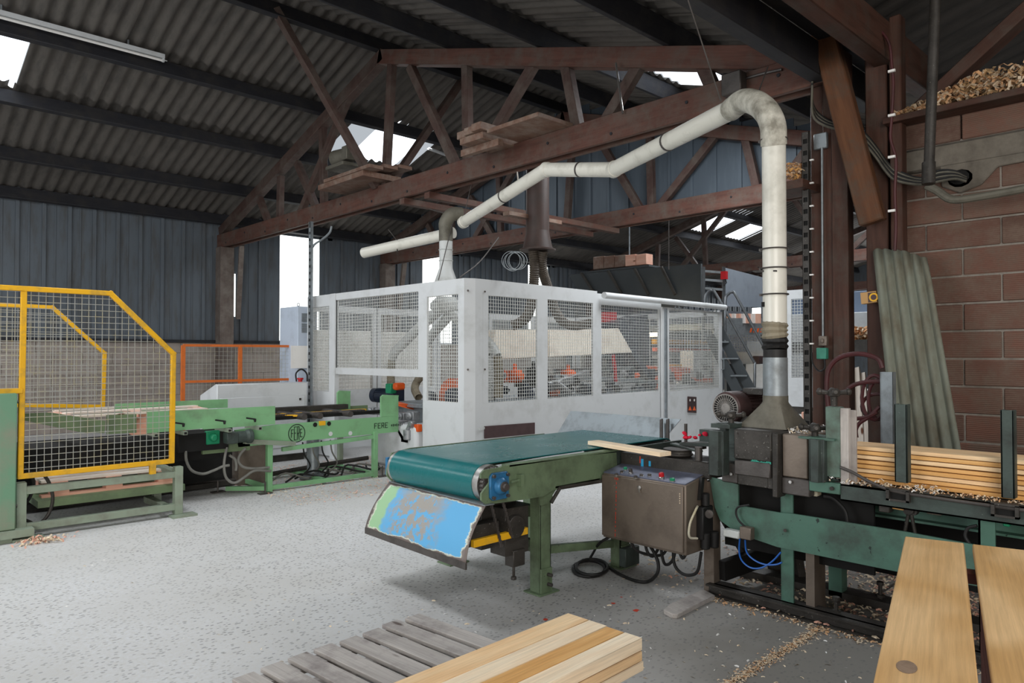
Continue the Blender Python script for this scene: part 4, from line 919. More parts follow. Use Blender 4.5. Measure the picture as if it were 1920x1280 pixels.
b = B(); b.cyl(fE(uE(1123), ZT - .06) - En * .09, fE(uE(1351), ZT - .06) - En * .09, .045, n=16); b.build('sliding_rail', M['wgrey'], enc)
for x in (1261, 1331):
    b = B(); q = fE(uE(x), ZT - .13) - En * .09; b.tube([q + Ed * -.07 + V((0, 0, -.03)), q + Ed * -.03 + V((0, 0, .05)), q + Ed * .03 + V((0, 0, .05)), q + Ed * .07 + V((0, 0, -.03))], .012, n=6); b.build('roller_hanger', M['galv'], enc)
b = B(); b.prism([PE(909, 799, -.01), PE(1003, 792, -.01), PE(1003, 813, -.01), PE(909, 822, -.01)], En * .02); b.build('slot_plate', M['maroon'], enc, label='dark maroon rectangular slot plate low on the front')
b = B(); b.prism([PE(898, 802, -.012), PE(909, 800, -.012), PE(909, 804, -.012), PE(900, 807, -.012)], En * .01); b.build('paint_patch', M['tin'], enc)
sg = B().prism([PE(1290, 743, -.065), PE(1306, 744, -.065), PE(1306, 774, -.065), PE(1290, 773, -.065)], En * .01).build('warning_sign', M['motor'], dr, label='small brown safety sign with two white and two orange symbols')
M['signo'] = paint('sign_orange', 'e8622a', 'd05020', .1, 9, .5); M['signw'] = paint('sign_white', 'e6e3de', 'cfcac2', .1, 9, .5)
b = B()
for x in (1294, 1302):
    b.prism([PE(x, 761, -.068), PE(x + 3, 769, -.068), PE(x - 3, 769, -.068)], En * .002, mi=0); b.prism(circ(PE(x, 750, -.068), .021, Ed, (0, 0, 1), 12), En * .002, mi=1)
b.build('sign_symbols', [M['signo'], M['signw']], enc, kind='stuff')
# rear and end panels, roof-less
for k in range(5):
    u0, u1 = 5.3 + k * 1.22, 5.3 + (k + 1) * 1.22
    fR = lambda u, z: V((u, 10.05, z))
    p_ = framepanel('rear_panel', fR, (u0, u1 - .03, .03, ZT - .12), (u0 + .06, u1 - .09, .95, ZT - .22), V((0, 1, 0)), mesh=.06)
    if k < 2: B().bb((u0 + .04, 10.09, .9), (u1 - .12, 10.10, ZT - .5)).build('white_board', M['signw'], p_)
framepanel('end_panel', lambda u, z: V((11.4, u, z)), (6.7, 10.05, .03, ZT - .1), (6.8, 9.95, .95, ZT - .2), V((1, 0, 0)), mesh=.06)
# ---- machines inside the enclosure
mm = thing('moulding_machine', 'row of orange and grey moulding machine units inside the mesh enclosure', 'machine', (8, 7.8, 0))
b = B(); b.bb((5.7, 7.5, .1), (11.0, 8.3, .8)); b.bb((5.6, 7.45, .8), (11.0, 8.35, .86)); b.build('bed', M['galv'], mm, bevel=.01)
b = B(); b.bb((5.25, 7.25, .05), (5.7, 8.2, .62)); b.build('base_cover', M['wgrey'], mm, bevel=.05, seg=3)
def motorx(p, ax, r, l, m_, nm='motor', fins=20):
    p, ax = V(p), V(ax).normalized(); b = B(); b.lathe(p, ax, [(r * .6, 0), (r, .01), (r * 1.02, l * .25), (r * .88, l * .27), (r * .88, l * .9), (r * .95, l * .92), (r * .95, l), (r * .3, l * 1.05)], n=20)
    x = ax.orthogonal().normalized(); y = ax.cross(x)
    for i in range(fins):
        t = 2 * math.pi * i / fins; d = x * math.cos(t) + y * math.sin(t); b.beam(p + ax * l * .28 + d * r * .93, p + ax * l * .88 + d * r * .93, .005, r * .2, up=d)
    return b.build(nm, M[m_], mm)
q = P(708, 741, X=5.9); motorx(q + V((-.0, .12, 0)), (.3, -1, 0), .105, .34, 'navy')
b = B(); q = P(742, 741, X=5.9); b.box(q, (.2, .16, .2)); b.build('motor_box', M['navy'], mm, bevel=.01)
b = B(); q = P(733, 728, X=5.75); b.box(q, (.1, .14, .14)); b.build('green_unit', M['greenb'], mm, bevel=.01)
b = B(); q = P(748, 724, X=5.8); b.box(q, (.16, .1, .1)); b.build('orange_unit', M['orange'], mm, bevel=.02)
b = B(); b.prism([P(748, 757, X=5.5), P(765, 757, X=5.6), P(782, 766, X=5.8), P(776, 768, X=5.7), P(758, 764, X=5.5)], (0, .2, .02)); b.build('orange_chute', M['orange'], mm)
for x, y, s in ((700, 770, .1), (712, 771, .09), (775, 779, .11), (757, 780, .1)):
    q = P(x, y, X=5.5); b = B(); b.box(q, (s, s * 1.3, s)); b.lathe(q + V((-s / 2, 0, 0)), (-1, -.3, 0), [(s * .45, 0), (s * .45, s * .3), (s * .2, s * .35), (s * .2, s * .5)], n=14); b.build('gearbox', M['silver'], mm, bevel=.015, seg=2)
for x, y, w_ in ((758, 797, .09), (781, 797, .09)):
    q = P(x - 8, y, X=5.35); b = B(); b.box(q, (w_, w_, w_ * 1.2)); b.build('gear_foot', M['silver'], mm, bevel=.01)
q = P(784, 802, X=5.3); b = B(); b.box(q, (.07, .08, .09)); b.build('orange_box', M['orange'], mm, bevel=.006)
q = P(765, 815, X=5.25); b = B(); b.lathe(q + V((0, 0, -.06)), (0, 0, 1), [(.05, 0), (.06, .01), (.06, .12), (.03, .13)], n=16); b.tube([q + V((0, 0, .06)), q + V((0, -.04, .12)), q + V((0, -.1, .12))], .03, n=10, smooth=4); b.build('filter_cup', M['silver'], mm)
b = B(); b.prism(px([(744, 806), (752, 822), (752, 828), (765, 830), (765, 824), (757, 820), (748, 806)], X=5.25), (.05, 0, 0)); b.build('black_bracket', M['black'], mm)
# round orange hood behind the corner window
q = P(842, 735, X=6.2); b = B(); pr = [V((q.x, q.y + .24 * math.cos(t), q.z - .05 + .24 * math.sin(t))) for t in [math.pi * i / 14 for i in range(15)]] + [V((q.x, q.y - .24, q.z - .22)), V((q.x, q.y + .24, q.z - .22))]
b.prism(pr, (.3, 0, 0)); b.build('orange_hood', M['orange'], mm, bevel=.02)
q = P(842, 745, X=6.0); motorx(q, (1, 0, 0), .12, .2, 'navy')
q = P(811, 745, X=6.0); motorx(q, (.3, 1, 0), .08, .2, 'navy')
# heads along the line, seen through the mesh
for k, (x, y, m_) in enumerate(((915, 738, 'navy'), (935, 705, 'orange'), (965, 705, 'orange'), (985, 738, 'navy'), (1000, 700, 'black'), (1045, 728, 'silver'), (1065, 704, 'orange'), (1092, 738, 'navy'), (1140, 738, 'navy'), (1165, 740, 'silver'), (1195, 733, 'navy'), (1215, 722, 'navy'), (1150, 728, 'silver'), (1230, 720, 'orange'), (1262, 722, 'silver'), (1290, 718, 'navy'))):
    q = PE(x, y, 1.35); s = .17
    b = B(); b.box(q, (s * 1.1, s, s * 1.1)); b.lathe(q + V((0, -s / 2, 0)), (0, -1, 0), [(s * .42, 0), (s * .42, s * .35), (s * .25, s * .4)], n=14); b.cyl(q + V((0, 0, s * .5)), q + V((0, 0, s * 1.1)), s * .18, n=10); b.build('head_unit', M[m_], mm, bevel=.015)
for k in range(34):
    x = 908 + k * 13; q = PE(x, R.uniform(700, 744) - (x - 908) * .03, R.uniform(.9, 1.5)); s = R.uniform(.06, .13); b = B(); b.box(q, (s, s, s * 1.5)); b.cyl(q + V((0, -s / 2, 0)), q + V((0, -s * 1.1, 0)), s * .35, n=10); b.build('small_unit', M[['navy', 'black', 'silver', 'navy', 'orange', 'dsteel'][k % 6]], mm, bevel=.006)
for (x0, y0, x1, y1, o, m_, r) in ((1030, 725, 1100, 700, 1.2, 'silver', .06), (1040, 695, 1240, 688, 1.5, 'galv', .04), (1040, 706, 1235, 716, 1.3, 'galv', .035), (900, 712, 1100, 706, 1.6, 'galv', .04), (1250, 684, 1340, 688, 1.7, 'yellow', .03), (1205, 690, 1345, 697, 1.5, 'orange', .05), (1205, 706, 1340, 713, 1.4, 'orange', .04), (1020, 690, 1020, 730, 1.3, 'black', .05), (1180, 655, 1222, 720, 1.4, 'navy', .07), (1225, 640, 1345, 642, 2.2, 'yellow', .05), (1225, 655, 1345, 658, 2.1, 'orange', .04), (1130, 668, 1345, 672, 1.9, 'galv', .03)):
    b = B(); b.beam(PE(x0, y0, o), PE(x1, y1, o), r * 2, r * 2); b.build('rail_bar', M[m_], mm, bevel=.006)
b = B(); b.beam(PE(1040, 716, 1.1), PE(1066, 736, 1.0), .22, .07); b.build('tilted_motor', M['silver'], mm, bevel=.02)
b = B(); b.beam(PE(1150, 665, 1.2), PE(1155, 715, 1.2), .04, .05); b.build('red_lever', M['red'], mm)
# hoods over the machine line
b = B(); b.prism([PE(930, 618, 1.5), PE(1105, 618, 1.5), PE(1112, 664, 1.3), PE(922, 674, 1.3)], En * .25); b.build('hood_cover', M['beigeh'], mm, bevel=.01, label='dusty beige hood')
b = B(); b.prism([PE(1030, 620, 1.42), PE(1160, 615, 1.42), PE(1186, 661, 1.2), PE(1030, 669, 1.2)], En * .2); b.build('hood_cover', M['beigeh'], mm, bevel=.01)
b = B(); b.prism([PE(1160, 605, 1.6), PE(1215, 590, 1.6), PE(1225, 700, 1.6), PE(1186, 700, 1.6)], En * .5); b.build('dark_housing', M['navy'], mm)
b = B(); b.prism([PE(1150, 575, 2.7), PE(1420, 585, 2.7), PE(1420, 730, 2.7), PE(1150, 730, 2.7)], En * .3); b.build('dark_housing', M['navy'], mm)
b = B(); b.prism([PE(1132, 585, 2.0), PE(1157, 585, 2.0), PE(1157, 604, 2.0), PE(1132, 604, 2.0)], En * .2); b.build('red_box', M['red'], mm, bevel=.01)
b = B(); b.prism([PE(1300, 657, 1.4), PE(1340, 657, 1.4), PE(1340, 722, 1.4), PE(1300, 724, 1.4)], En * .3); b.build('grey_cabinet', M['wgrey'], mm, bevel=.01)
M['lampw'] = emit('warm_work_lamp', 'ffe9b8', 9)
b = B(); b.cyl(PE(1205, 627, 1.9), PE(1236, 627, 1.9), .045, n=12); b.build('work_lamp', M['lampw'], mm, label='lit warm white work lamp')
wl_ = bpy.data.lights.new('work_lamp_light', 'POINT'); wl_.energy = 12; wl_.color = (1, .8, .5); wl_.shadow_soft_size = .1; o = bpy.data.objects.new('work_lamp_light', wl_); C.objects.link(o); o.location = PE(1225, 640, 1.75)
# planks waiting on the far rollers
# ---- grey duct on the enclosure roof with branches inside
gd = thing('branched_duct', 'dusty grey extraction duct dropping through a hood into the white enclosure', 'duct', (5.75, 7.0, 2.4))
hx = P(836, 480, X=5.75); hx = V((hx.x, hx.y, 0))
b = B(); b.lathe(hx + V((0, 0, 2.36)), (0, 0, 1), [(.19, 0), (.17, .02), (.088, .25), (.085, .30)], n=20); b.build('hood_cone', M['tin'], gd, label='grey dusty cone')
b = B(); b.lathe(hx + V((0, 0, 2.64)), (0, 0, 1), [(.085, 0), (.085, .06), (.095, .07), (.085, .08), (.086, .2), (.096, .21), (.086, .22), (.087, .34)], n=20); b.build('pipe', M['tin'], gd)
ztop = P(836, 425, X=5.75).z
b = B(); b.tube([hx + V((0, 0, 2.96)), hx + V((0, 0, ztop - .05)), hx + V((.0, .0, ztop + .06)), hx + V((.06, -.05, ztop + .16)), hx + V((.18, -.1, ztop + .17))], .09, n=16, smooth=4); b.build('dark_elbow', M['hood'], gd)
b = B(); ce = P(836, 577, X=5.75); b.lathe(ce + V((0, 0, -.06)), (0, 0, 1), [(.16, 0), (.2, .05), (.2, .12), (.12, .2)], n=16); b.build('manifold', M['tin'], gd)
def branch(pts, r=.07, nm='branch_pipe'):
    return B().tube(pts, r, n=12).build(nm, M['tin'], gd)
branch([ce + V((0, .1, 0)), P(780, 620, X=6.1), P(740, 660, X=6.2), P(735, 672, X=6.2)])
branch([ce + V((.1, 0, -.05)), P(812, 625, X=6.6), P(795, 652, X=6.8)])
branch([ce + V((0, -.1, 0)), P(880, 605, X=6.3), P(922, 650, X=6.6), P(932, 668, X=6.6)])
branch([ce + V((-.0, -.1, -.05)), P(870, 610, X=5.9), P(905, 650, X=6.1), P(914, 668, X=6.1)])
def flexhose(pts, r, mat, name='flexible_hose', parent=None, k=8, ring=.03):
    pts = spline([V(p) for p in pts], k); L = 0; acc = [0]
    for a, c in zip(pts, pts[1:]): L += (c - a).length; acc.append(L)
    n = int(L / ring) * 2; out = []; j = 0
    for i in range(n + 1):
        s = L * i / n
        while j < len(acc) - 2 and acc[j + 1] < s: j += 1
        out.append(pts[j].lerp(pts[j + 1], (s - acc[j]) / max(1e-6, acc[j + 1] - acc[j])))
    cnt = [0]
    b = B(); vs = []; gs = []; x = None; m = 12
    for i, p in enumerate(out):
        d = (out[min(i + 1, n)] - out[max(i - 1, 0)]).normalized(); x = d.orthogonal().normalized() if x is None else (x - d * x.dot(d)).normalized(); y = d.cross(x)
        rr_ = r * (1.0 if i % 2 else .86)
        for q in range(m): t = 2 * math.pi * q / m; vs.append(p + (x * math.cos(t) + y * math.sin(t)) * rr_); gs.append((i * .02, q * .01, 0))
    b._a(vs, [(i * m + q, i * m + (q + 1) % m, (i + 1) * m + (q + 1) % m, (i + 1) * m + q) for i in range(n) for q in range(m)], gs)
    return b.build(name, mat, parent, ang=20)
flexhose([P(735, 672, X=6.2), P(733, 700, X=6.2), P(733, 725, X=6.15)], .065, M['flex'], parent=gd)
flexhose([P(932, 668, X=6.6), P(935, 700, X=6.6), P(935, 745, X=6.6)], .07, M['flex'], parent=gd)
flexhose([P(914, 668, X=6.1), P(917, 700, X=6.1), P(915, 750, X=6.1)], .07, M['tin'], parent=gd)
flexhose([P(795, 700, X=6.3), P(782, 715, X=6.3), P(778, 730, X=6.2), P(785, 745, X=6.1)], .06, M['flex'], parent=gd)

# ================================================================ LEFT CONVEYOR LINE
M['lgreen'] = paint('light_green_paint', '7cae7e', '66755e', .3, 3, .5, 0, .08); M['lgreen2'] = paint('dusty_olive_green_paint', '6c7f5d', '59604f', .35, 4, .6)
M['fgreen'] = paint('pale_dusty_green_steel', '8a9684', '77766a', .35, 5, .6)
M['logo'] = paint('black_stencil_paint', '1e2a22', '24352a', .1, 30, .6)
lc = thing('roller_conveyor', 'long light green conveyor frame with a round black emblem and letters', 'conveyor', (4.2, 7.9, 0))
YC = 7.58
b = B(); b.prism(px([(440, 806), (516, 796), (747, 779), (747, 809), (447, 838)], Y=YC), (0, .02, 0)); sb = b.build('side_beam', M['lgreen'], lc)
b = B()
for x, y, m_ in ((591, 796, 0), (617, 794, 0), (620, 813, 1), (657, 812, 1)):
    c = P(x, y, Y=YC - .004); b.cyl(c, c + V((0, .003, 0)), .026, n=16, mi=m_)
b.build('round_holes', [M['void'], M['wgrey']], sb, kind='stuff')
b = B(); q = P(604, 793, Y=YC - .01); b.box(q, (.07, .03, .05)); b.build('brass_block', M['yellow'], sb)
# emblem: ring and the letters FERE
def ring(b, c, r0, r1, y, n=32):
    vs = []; 
    for r in (r0, r1):
        for i in range(n): t = 2 * math.pi * i / n; vs.append((c.x + r * math.cos(t), y, c.z + r * math.sin(t)))
    b._a(vs, [(i, (i + 1) % n, n + (i + 1) % n, n + i) for i in range(n)], [(0, 0, 0)] * (2 * n))
LET = {'F': [(0, 0, 0, 1), (0, 1, 1, 1), (0, .52, .8, .52)], 'E': [(0, 0, 0, 1), (0, 1, 1, 1), (0, .52, .8, .52), (0, 0, 1, 0)], 'R': [(0, 0, 0, 1), (0, 1, .9, 1), (.9, 1, .9, .5), (0, .5, .9, .5), (.45, .5, 1, 0)], 'L': [(0, 0, 0, 1), (0, 0, 1, 0)], 'T': [(.5, 0, .5, 1), (0, 1, 1, 1)], 'I': [(.5, 0, .5, 1)]}
def letter(b, ch, x, z, w_, h, y, t, dx=0):
    for a0, b0, a1, b1 in LET[ch]: b.beam((x + a0 * w_, y, z + b0 * h), (x + a1 * w_, y, z + b1 * h), t, .003, up=(0, 1, 0), ext=t * .4)
c = P(556.5, 812, Y=YC - .003); b = B(); ring(b, c, .094, .104, YC - .003)
hh = [.085, .145, .145, .085]
for i, ch in enumerate('FERE'): letter(b, ch, c.x - .066 + i * .036, c.z - hh[i] / 2, .024, hh[i], YC - .003, .0075)
b.build('emblem_lettering', M['logo'], sb, kind='stuff', label='black ring emblem with the letters FERE', ang=0)
b = B(); x0_ = P(702, 800, Y=YC).x; zz0 = P(702, 803, Y=YC).z
for i, ch in enumerate('FERE'): letter(b, ch, x0_ + i * .052, zz0, .034, .06, YC - .003, .007)
for i, ch in enumerate('LITTLEEE'[:7]): b.box((x0_ + .25 + i * .026, YC - .003, zz0 + .022), (.012, .002, .030 if i % 2 else .022))
b.build('stencil_lettering', M['logo'], sb, kind='stuff', ang=0)
B().bb((3.4, 8.42, .70), (5.3, 8.44, .82)).build('side_beam', M['lgreen2'], lc)
# upper trough
b = B(); b.prism(px([(200, 778), (256, 776), (256, 811), (200, 814)], Y=YC - .1), (0, .012, 0)); b.build('trough_plate', M['lgreen2'], lc)
b = B(); b.prism(px([(276, 772), (381, 767.5), (381, 803), (276, 812)], Y=YC - .12), (0, .015, 0)); b.build('trough_plate', M['lgreen'], lc)
b = B(); b.prism(px([(381, 767.5), (516, 761), (516, 795), (381, 805)], Y=YC - .12), (0, .015, 0)); b.build('trough_plate', M['lgreen'], lc)
b = B(); b.prism(px([(45, 775), (95, 773), (198, 789), (196, 812), (150, 810), (45, 788)], Y=YC - .3), (0, .012, 0)); b.build('guide_flap', M['lgreen2'], lc)
b = B(); b.prism(px([(215, 757), (400, 749), (427, 748), (427, 764), (215, 775)], Y=8.35), (0, .015, 0)); b.build('trough_plate', M['lgreen'], lc)
for x, y in ((344, 800), (421, 795), (478, 791)):
    q = P(x, y, Y=YC - .15); b = B(); b.lathe(q, (0, 0, 1), [(.01, 0), (.014, .02), (.014, .035)], n=8); b.beam(q + V((0, 0, .03)), q + V((-.10, -.02, .05)), .018, .016); b.build('clamp_lever', M['black'], lc)
for x, y in ((348, 812), (431, 807), (488, 803), (293, 815)):
    q = P(x, y, Y=YC - .2); b = B(); b.bb(q + V((-.02, 0, -.018)), q + V((.02, .35, .018))); b.bb(q + V((-.013, -.001, -.011)), q + V((.013, .0, .011)), mi=1); b.build('square_tube', [M['fgreen'], M['void']], lc)
b = B(); b.bb((2.55, YC - .05, .52), (3.05, YC + .3, .70)); b.build('black_panel', M['void'], lc)
b = B(); b.bb((1.05, 7.62, .42), (3.0, 8.3, .66)); b.build('dark_filler', M['void'], lc); b = B(); b.bb((1.05, 8.28, .0), (3.4, 8.32, .66)); b.build('back_skirt', M['black'], lc)  # dark box added to blacken the space under the trough
b = B(); q = P(420, 830, Y=YC); b.bb((q.x - .22, YC, q.z - .1), (q.x + .28, YC + .2, q.z + .07)); b.build('motor_plate', M['lgreen2'], lc)
b = B(); q = P(400, 820, Y=YC - .06); b.bb(q + V((-.07, 0, -.07)), q + V((.07, .06, .07))); b.lathe(q, (0, -1, 0), [(.045, 0), (.04, .02), (.03, .04)], n=14); b.build('bearing', M['greenb'], lc, bevel=.008)
b = B(); q = P(411, 822, Y=YC - .12); b.box(q + V((.12, 0, 0)), (.12, .12, .12)); b.lathe(q + V((.18, 0, 0)), (1, 0, 0), [(.06, 0), (.06, .1), (.075, .11), (.075, .16), (.05, .17)], n=18); b.build('gear_motor', M['dkgreen'], lc, bevel=.008)
# cradle
def lbar(a, c, w_=.045, m_='lgreen', nm='frame_bar'): return B().beam(a, c, w_, w_).build(nm, M[m_], lc)
xa, xb = P(515, 925, z=0).x, P(700, 895, z=0).x + .02
for y in (YC, 8.4):
    for x in (xa, xb): B().bb((x - .03, y - .03, 0), (x + .03, y + .03, .56 if x == xb else .54)).build('leg', M['fgreen' if y > 8 else 'lgreen'], lc, bevel=.003)
    lbar((xa, y, .045), (xb, y, .045)); lbar((xa + .15, y, .45), (xb, y, .50))
for x in (xa, xb, (xa + xb) / 2): lbar((x, YC, .045), (x, 8.4, .045))
lbar((xa - .35, YC + .3, .04), (xa, YC, .04)); lbar((xa - .3, YC - .05, .58), (xa + .3, YC - .0, .5), .05, 'fgreen')
lbar((xa - .1, 8.4, .55), (xa - .1, YC, .55), .05, 'fgreen')
b = B()
for x, y in ((xa - .08, YC - .08), (xb + .1, YC - .02), (xa - .42, YC + .35)):
    b.bb((x - .07, y - .04, 0), (x + .07, y + .04, .012)); b.cyl((x, y, 0), (x, y, .13), .01, n=8)
b.build('levelling_bolts', M['msteel'], lc, kind='stuff')
b = B(); b.lathe((xa + .75, 8.0, .02), (0, 0, 1), [(.16, 0), (.16, .04), (.07, .05), (.07, .6)], n=18); b.build('pneumatic_column', M['galv'], lc)
b = B(); b.bb((xa - .1, 8.15, .0), (xa + .25, 8.4, .5)); b.build('grey_box', M['cab'], lc)
for pts in ([(425, 838), (420, 870), (424, 895), (440, 905), (460, 893), (478, 882), (508, 883)], [(348, 845), (350, 865), (360, 882), (380, 888), (400, 882), (418, 874), (430, 872)], [(460, 840), (450, 852), (447, 865), (458, 876), (480, 878), (505, 876)], [(430, 853), (440, 860), (443, 872), (442, 882)]):
    B().tube(px(pts, Y=YC - .04), .014, n=8, smooth=5).build('cable_hose', M['hosegrey'], lc)
B().tube([P(300, 915, z=.05), P(430, 902, z=.05), P(510, 888, z=.06), P(600, 872, z=.12), P(690, 858, z=.16)], .03, n=6).build('floor_cable_tray', M['dsteel'], lc)
b = B(); a, c_ = P(40, 955, z=.04), P(505, 893, z=.04); b.beam(a, c_, .12, .05); b.beam(a + V((0, .12, 0)), c_ + V((0, .12, 0)), .02, .08); b.build('floor_cable_tray', M['dsteel'], lc)
# stops and chain beds on top
for x0, y0, x1, y1, Y in ((715, 744, 747, 779, YC), (633, 736, 657, 768, 8.35)):
    b = B(); b.prism(px([(x0, y0), (x1, y0), (x1, y1), (x0, y1 + 2)], Y=Y), (0, .03, 0)); b.prism(px([(x0, y0), (x1, y0), (x1 + 1, y0 - 3), (x0 + 4, y0 - 4)], Y=Y), (0, .03, 0)); b.build('stop_plate', M['lgreen'], lc)
b = B(); b.bb((3.5, 7.75, .76), (5.2, 7.85, .80)); b.build('chain_bed', M['void'], lc)
b = B(); b.bb((3.6, 8.25, .80), (4.9, 8.38, .86)); b.build('chain_bed', M['dsteel'], lc)
for (a, c_) in (((3.55, 8.0, .80), (5.0, 8.0, .80)), ((3.55, 7.72, .80), (3.95, 8.1, .80)), ((3.55, 8.1, .80), (3.95, 7.72, .80))):
    B().beam(a, c_, .05, .02).build('yellow_bar', M['yellow'], lc)
for x in (3.95, 4.15, 4.55): B().cyl((x, YC + .02, .79), (x, 8.4, .79), .035, n=12).build('roller', M['msteel'], lc)
# ---- frame under the yellow fence
sf = thing('support_frame', 'grey-green square tube frame standing on the floor under the yellow fence', 'frame', (1.7, 7.4, 0))
def sbar(a, c, w_=.06): return B().beam(a, c, w_, w_).build('tube', M['fgreen'], sf, bevel=.003)
xl, xr = P(38, 995, Y=7.04).x, P(333, 950, Y=7.04).x
for x in (xl, xr): B().bb((x - .035, 7.0, .02), (x + .035, 7.08, .46)).build('leg', M['fgreen'], sf, bevel=.003)
B().bb((xr - .05, 7.55, .02), (xr + .02, 7.62, .42)).build('leg', M['fgreen'], sf, bevel=.003)
sbar((xl, 7.04, .39), (xr, 7.04, .39)); sbar((xl, 7.04, .09), (xr, 7.04, .09)); sbar((xr - .02, 7.04, .40), (xr - .02, 7.9, .40)); sbar((xr - .1, 7.04, .09), (xr - .1, 7.6, .09)); sbar((xl, 7.9, .4), (xr, 7.9, .4))
for x in (xl + .05, xr + .04): B().bb((x - .12, 6.92, 0), (x + .1, 7.05, .02)).build('foot_plate', M['fgreen'], sf)
for k, pts in enumerate(([(75, 880), (92, 905), (99, 935), (90, 965), (70, 982), (48, 975)], [(45, 875), (60, 892), (62, 915), (52, 938), (44, 940)])): B().tube(px(pts, Y=7.2), .014, n=8, smooth=5).build('hanging_hose', M['black' if k else 'dsteel'], sf)
# green cabinet cut by the left edge
gc = thing('machine_cabinet', 'worn green steel machine cabinet cut off by the left picture edge', 'cabinet', (.7, 7.2, 0))
xg = P(31, 900, Y=6.93).x; b = B(); b.bb((.2, 6.93, .10), (xg, 7.5, P(33, 737, Y=6.93).z)); b.build('body', M['fgreenw'] if 'fgreenw' in M else paint('worn_green_cabinet_paint', '6a9276', '8c8676', .5, 2.2, .5), gc, bevel=.01)
b = B(); b.bb((.2, 6.9, .04), (xg + .12, 7.5, .10)); b.bb((.2, 6.95, 0), (xg - .02, 7.4, .05)); b.build('plinth', M['fgreen'], gc)
b = B()
for z in (.28, 1.12): b.cyl((xg, 6.99, z), (xg + .015, 6.99, z), .014, n=8)
b.build('hinge_bolts', M['msteel'], gc, kind='stuff')
# ---- yellow fences
def yfence(label, Y, top, mid, bot, xL, extra=True):
    t = thing('mesh_fence', label, 'fence', (2, Y, .4)); w_ = .042
    p = px(top, Y=Y); bt = px(bot, Y=Y)
    cnt = [0]
    def bar(a, c):
        cnt[0] += 1; o_ = V((0, .0012 * cnt[0], 0)); return B().beam(V(a) + o_, V(c) + o_, w_, w_, up=(0, 1, 0), ext=w_ * .45).build('frame_tube', M['yellow'], t, bevel=.004)
    for a, c in zip(p, p[1:]): bar(a, c)
    bar(p[-1], bt[1])
    bar(bt[0], bt[1])
    if mid: m0, m1 = px(mid, Y=Y); bar(V((m0.x, Y, m0.z)), V((bt[0].x, Y, bt[0].z)))
    x0, x1 = bt[0].x, bt[1].x; zb = bt[0].z
    def clip(u):
        x = x0 + u
        for a, c in zip(p, p[1:]):
            if a.x <= x <= c.x: return a.z + (c.z - a.z) * (x - a.x) / (c.x - a.x) - zb
        return (p[0].z if x < p[0].x else p[-1].z) - zb
    B().grid((x0, Y + .004, zb), (1, 0, 0), (0, 0, 1), x1 - x0, 3, .0525, .0033, clip=clip).build('wire_mesh', M['ywire'], t, kind='stuff', ang=0)
    return t, p, bt
M['ywire'] = paint('galvanised_fence_wire', 'b2b2ac', 'b8a768', .35, 9, .4, .4)
t, p, bt = yfence('yellow-framed wire mesh fence nearest the camera at the left', 7.0, [(45, 541), (207, 550), (325, 663)], [(45, 541), (38, 893)], [(38, 893), (322, 864)], 0)
zmid = P(20, 733, Y=7).z; xlp = p[0].x
for a, c in (((.3, 7, p[0].z), (xlp, 7, p[0].z)), ((.3, 7, zmid), (xlp, 7, zmid))): B().beam(a, c, .042, .042, up=(0, 1, 0)).build('frame_tube', M['yellow'], t, bevel=.004)
B().grid((.3, 7.004, zmid), (1, 0, 0), (0, 0, 1), xlp - .3, p[0].z - zmid, .0525, .0028).build('wire_mesh', M['ywire'], t, kind='stuff', ang=0)
b = B(); q = P(286, 866, Y=7); b.bb((q.x - .025, 6.98, .42), (q.x + .025, 7.02, q.z)); b.build('short_leg', M['yellow'], t)
yfence('yellow-framed wire mesh fence standing behind the conveyor, farther of the two', 9.6, [(-60, 568), (98, 576), (196, 662)], None, [(-60, 758), (193, 762)], 0)
# orange fence
M['orangef'] = paint('orange_fence_paint', 'cf6a2a', 'a85c34', .3, 8, .5)
ofe = thing('mesh_fence', 'low orange mesh fence in front of the block wall', 'fence', (4, 10.5, 0))
zo = P(450, 648, Y=10.5).z; zo2 = P(450, 713, Y=10.5).z; xs_ = [P(x, 700, Y=10.5).x for x in (343, 450, 544)]
for x in xs_: B().bb((x - .025, 10.48, 0), (x + .025, 10.52, zo)).build('post', M['orangef'], ofe)
for z in (zo, zo2, .08): B().beam((xs_[0], 10.5, z), (xs_[2], 10.5, z), .035, .035).build('rail', M['orangef'], ofe)
B().grid((xs_[0], 10.5, .08), (1, 0, 0), (0, 0, 1), xs_[2] - xs_[0], zo - .08, .06, .0025).build('wire_mesh', M['ywire'], ofe, kind='stuff', ang=0)
# ---- grey console and tall cabinet left of the enclosure
cs = thing('control_console', 'low light grey control console behind the green conveyor', 'console', (4.4, 9.9, 0))
xk0, xk1 = P(407, 740, Y=9.55).x, P(576, 740, Y=9.55).x; zk = P(480, 719, Y=9.55).z
B().prism([(xk0, 9.55, .1), (xk0, 9.55, zk), (xk0, 9.62, zk + .005), (xk0, 10.15, zk - .16), (xk0, 10.15, .1)], (xk1 - xk0, 0, 0)).build('body', M['wgrey'], cs, bevel=.01)
z3 = P(480, 744, Y=9.55).z; b = B(); b.bb((xk0 + .03, 9.538, .2), (xk1 - .04, 9.548, z3)); dd = b.build('door', M['wgrey'], cs, bevel=.004)
B().bb((xk1 - .13, 9.53, z3 - .07), (xk1 - .10, 9.538, z3 - .04)).build('lock', M['dsteel'], dd)
B().bb((xk0 + .02, 9.6, 0), (xk1 - .02, 10.1, .1)).build('plinth', M['dsteel'], cs)
b = B()
for i, m_ in ((0, 'red'), (1, 'msteel'), (2, 'greenb')):
    pass
q = P(563, 712, Y=9.75); B().lathe(q - V((0, 0, .03)), (0, 0, 1), [(.03, 0), (.03, .03), (.045, .035), (.045, .06)], n=12).build('emergency_button', M['red'], cs)
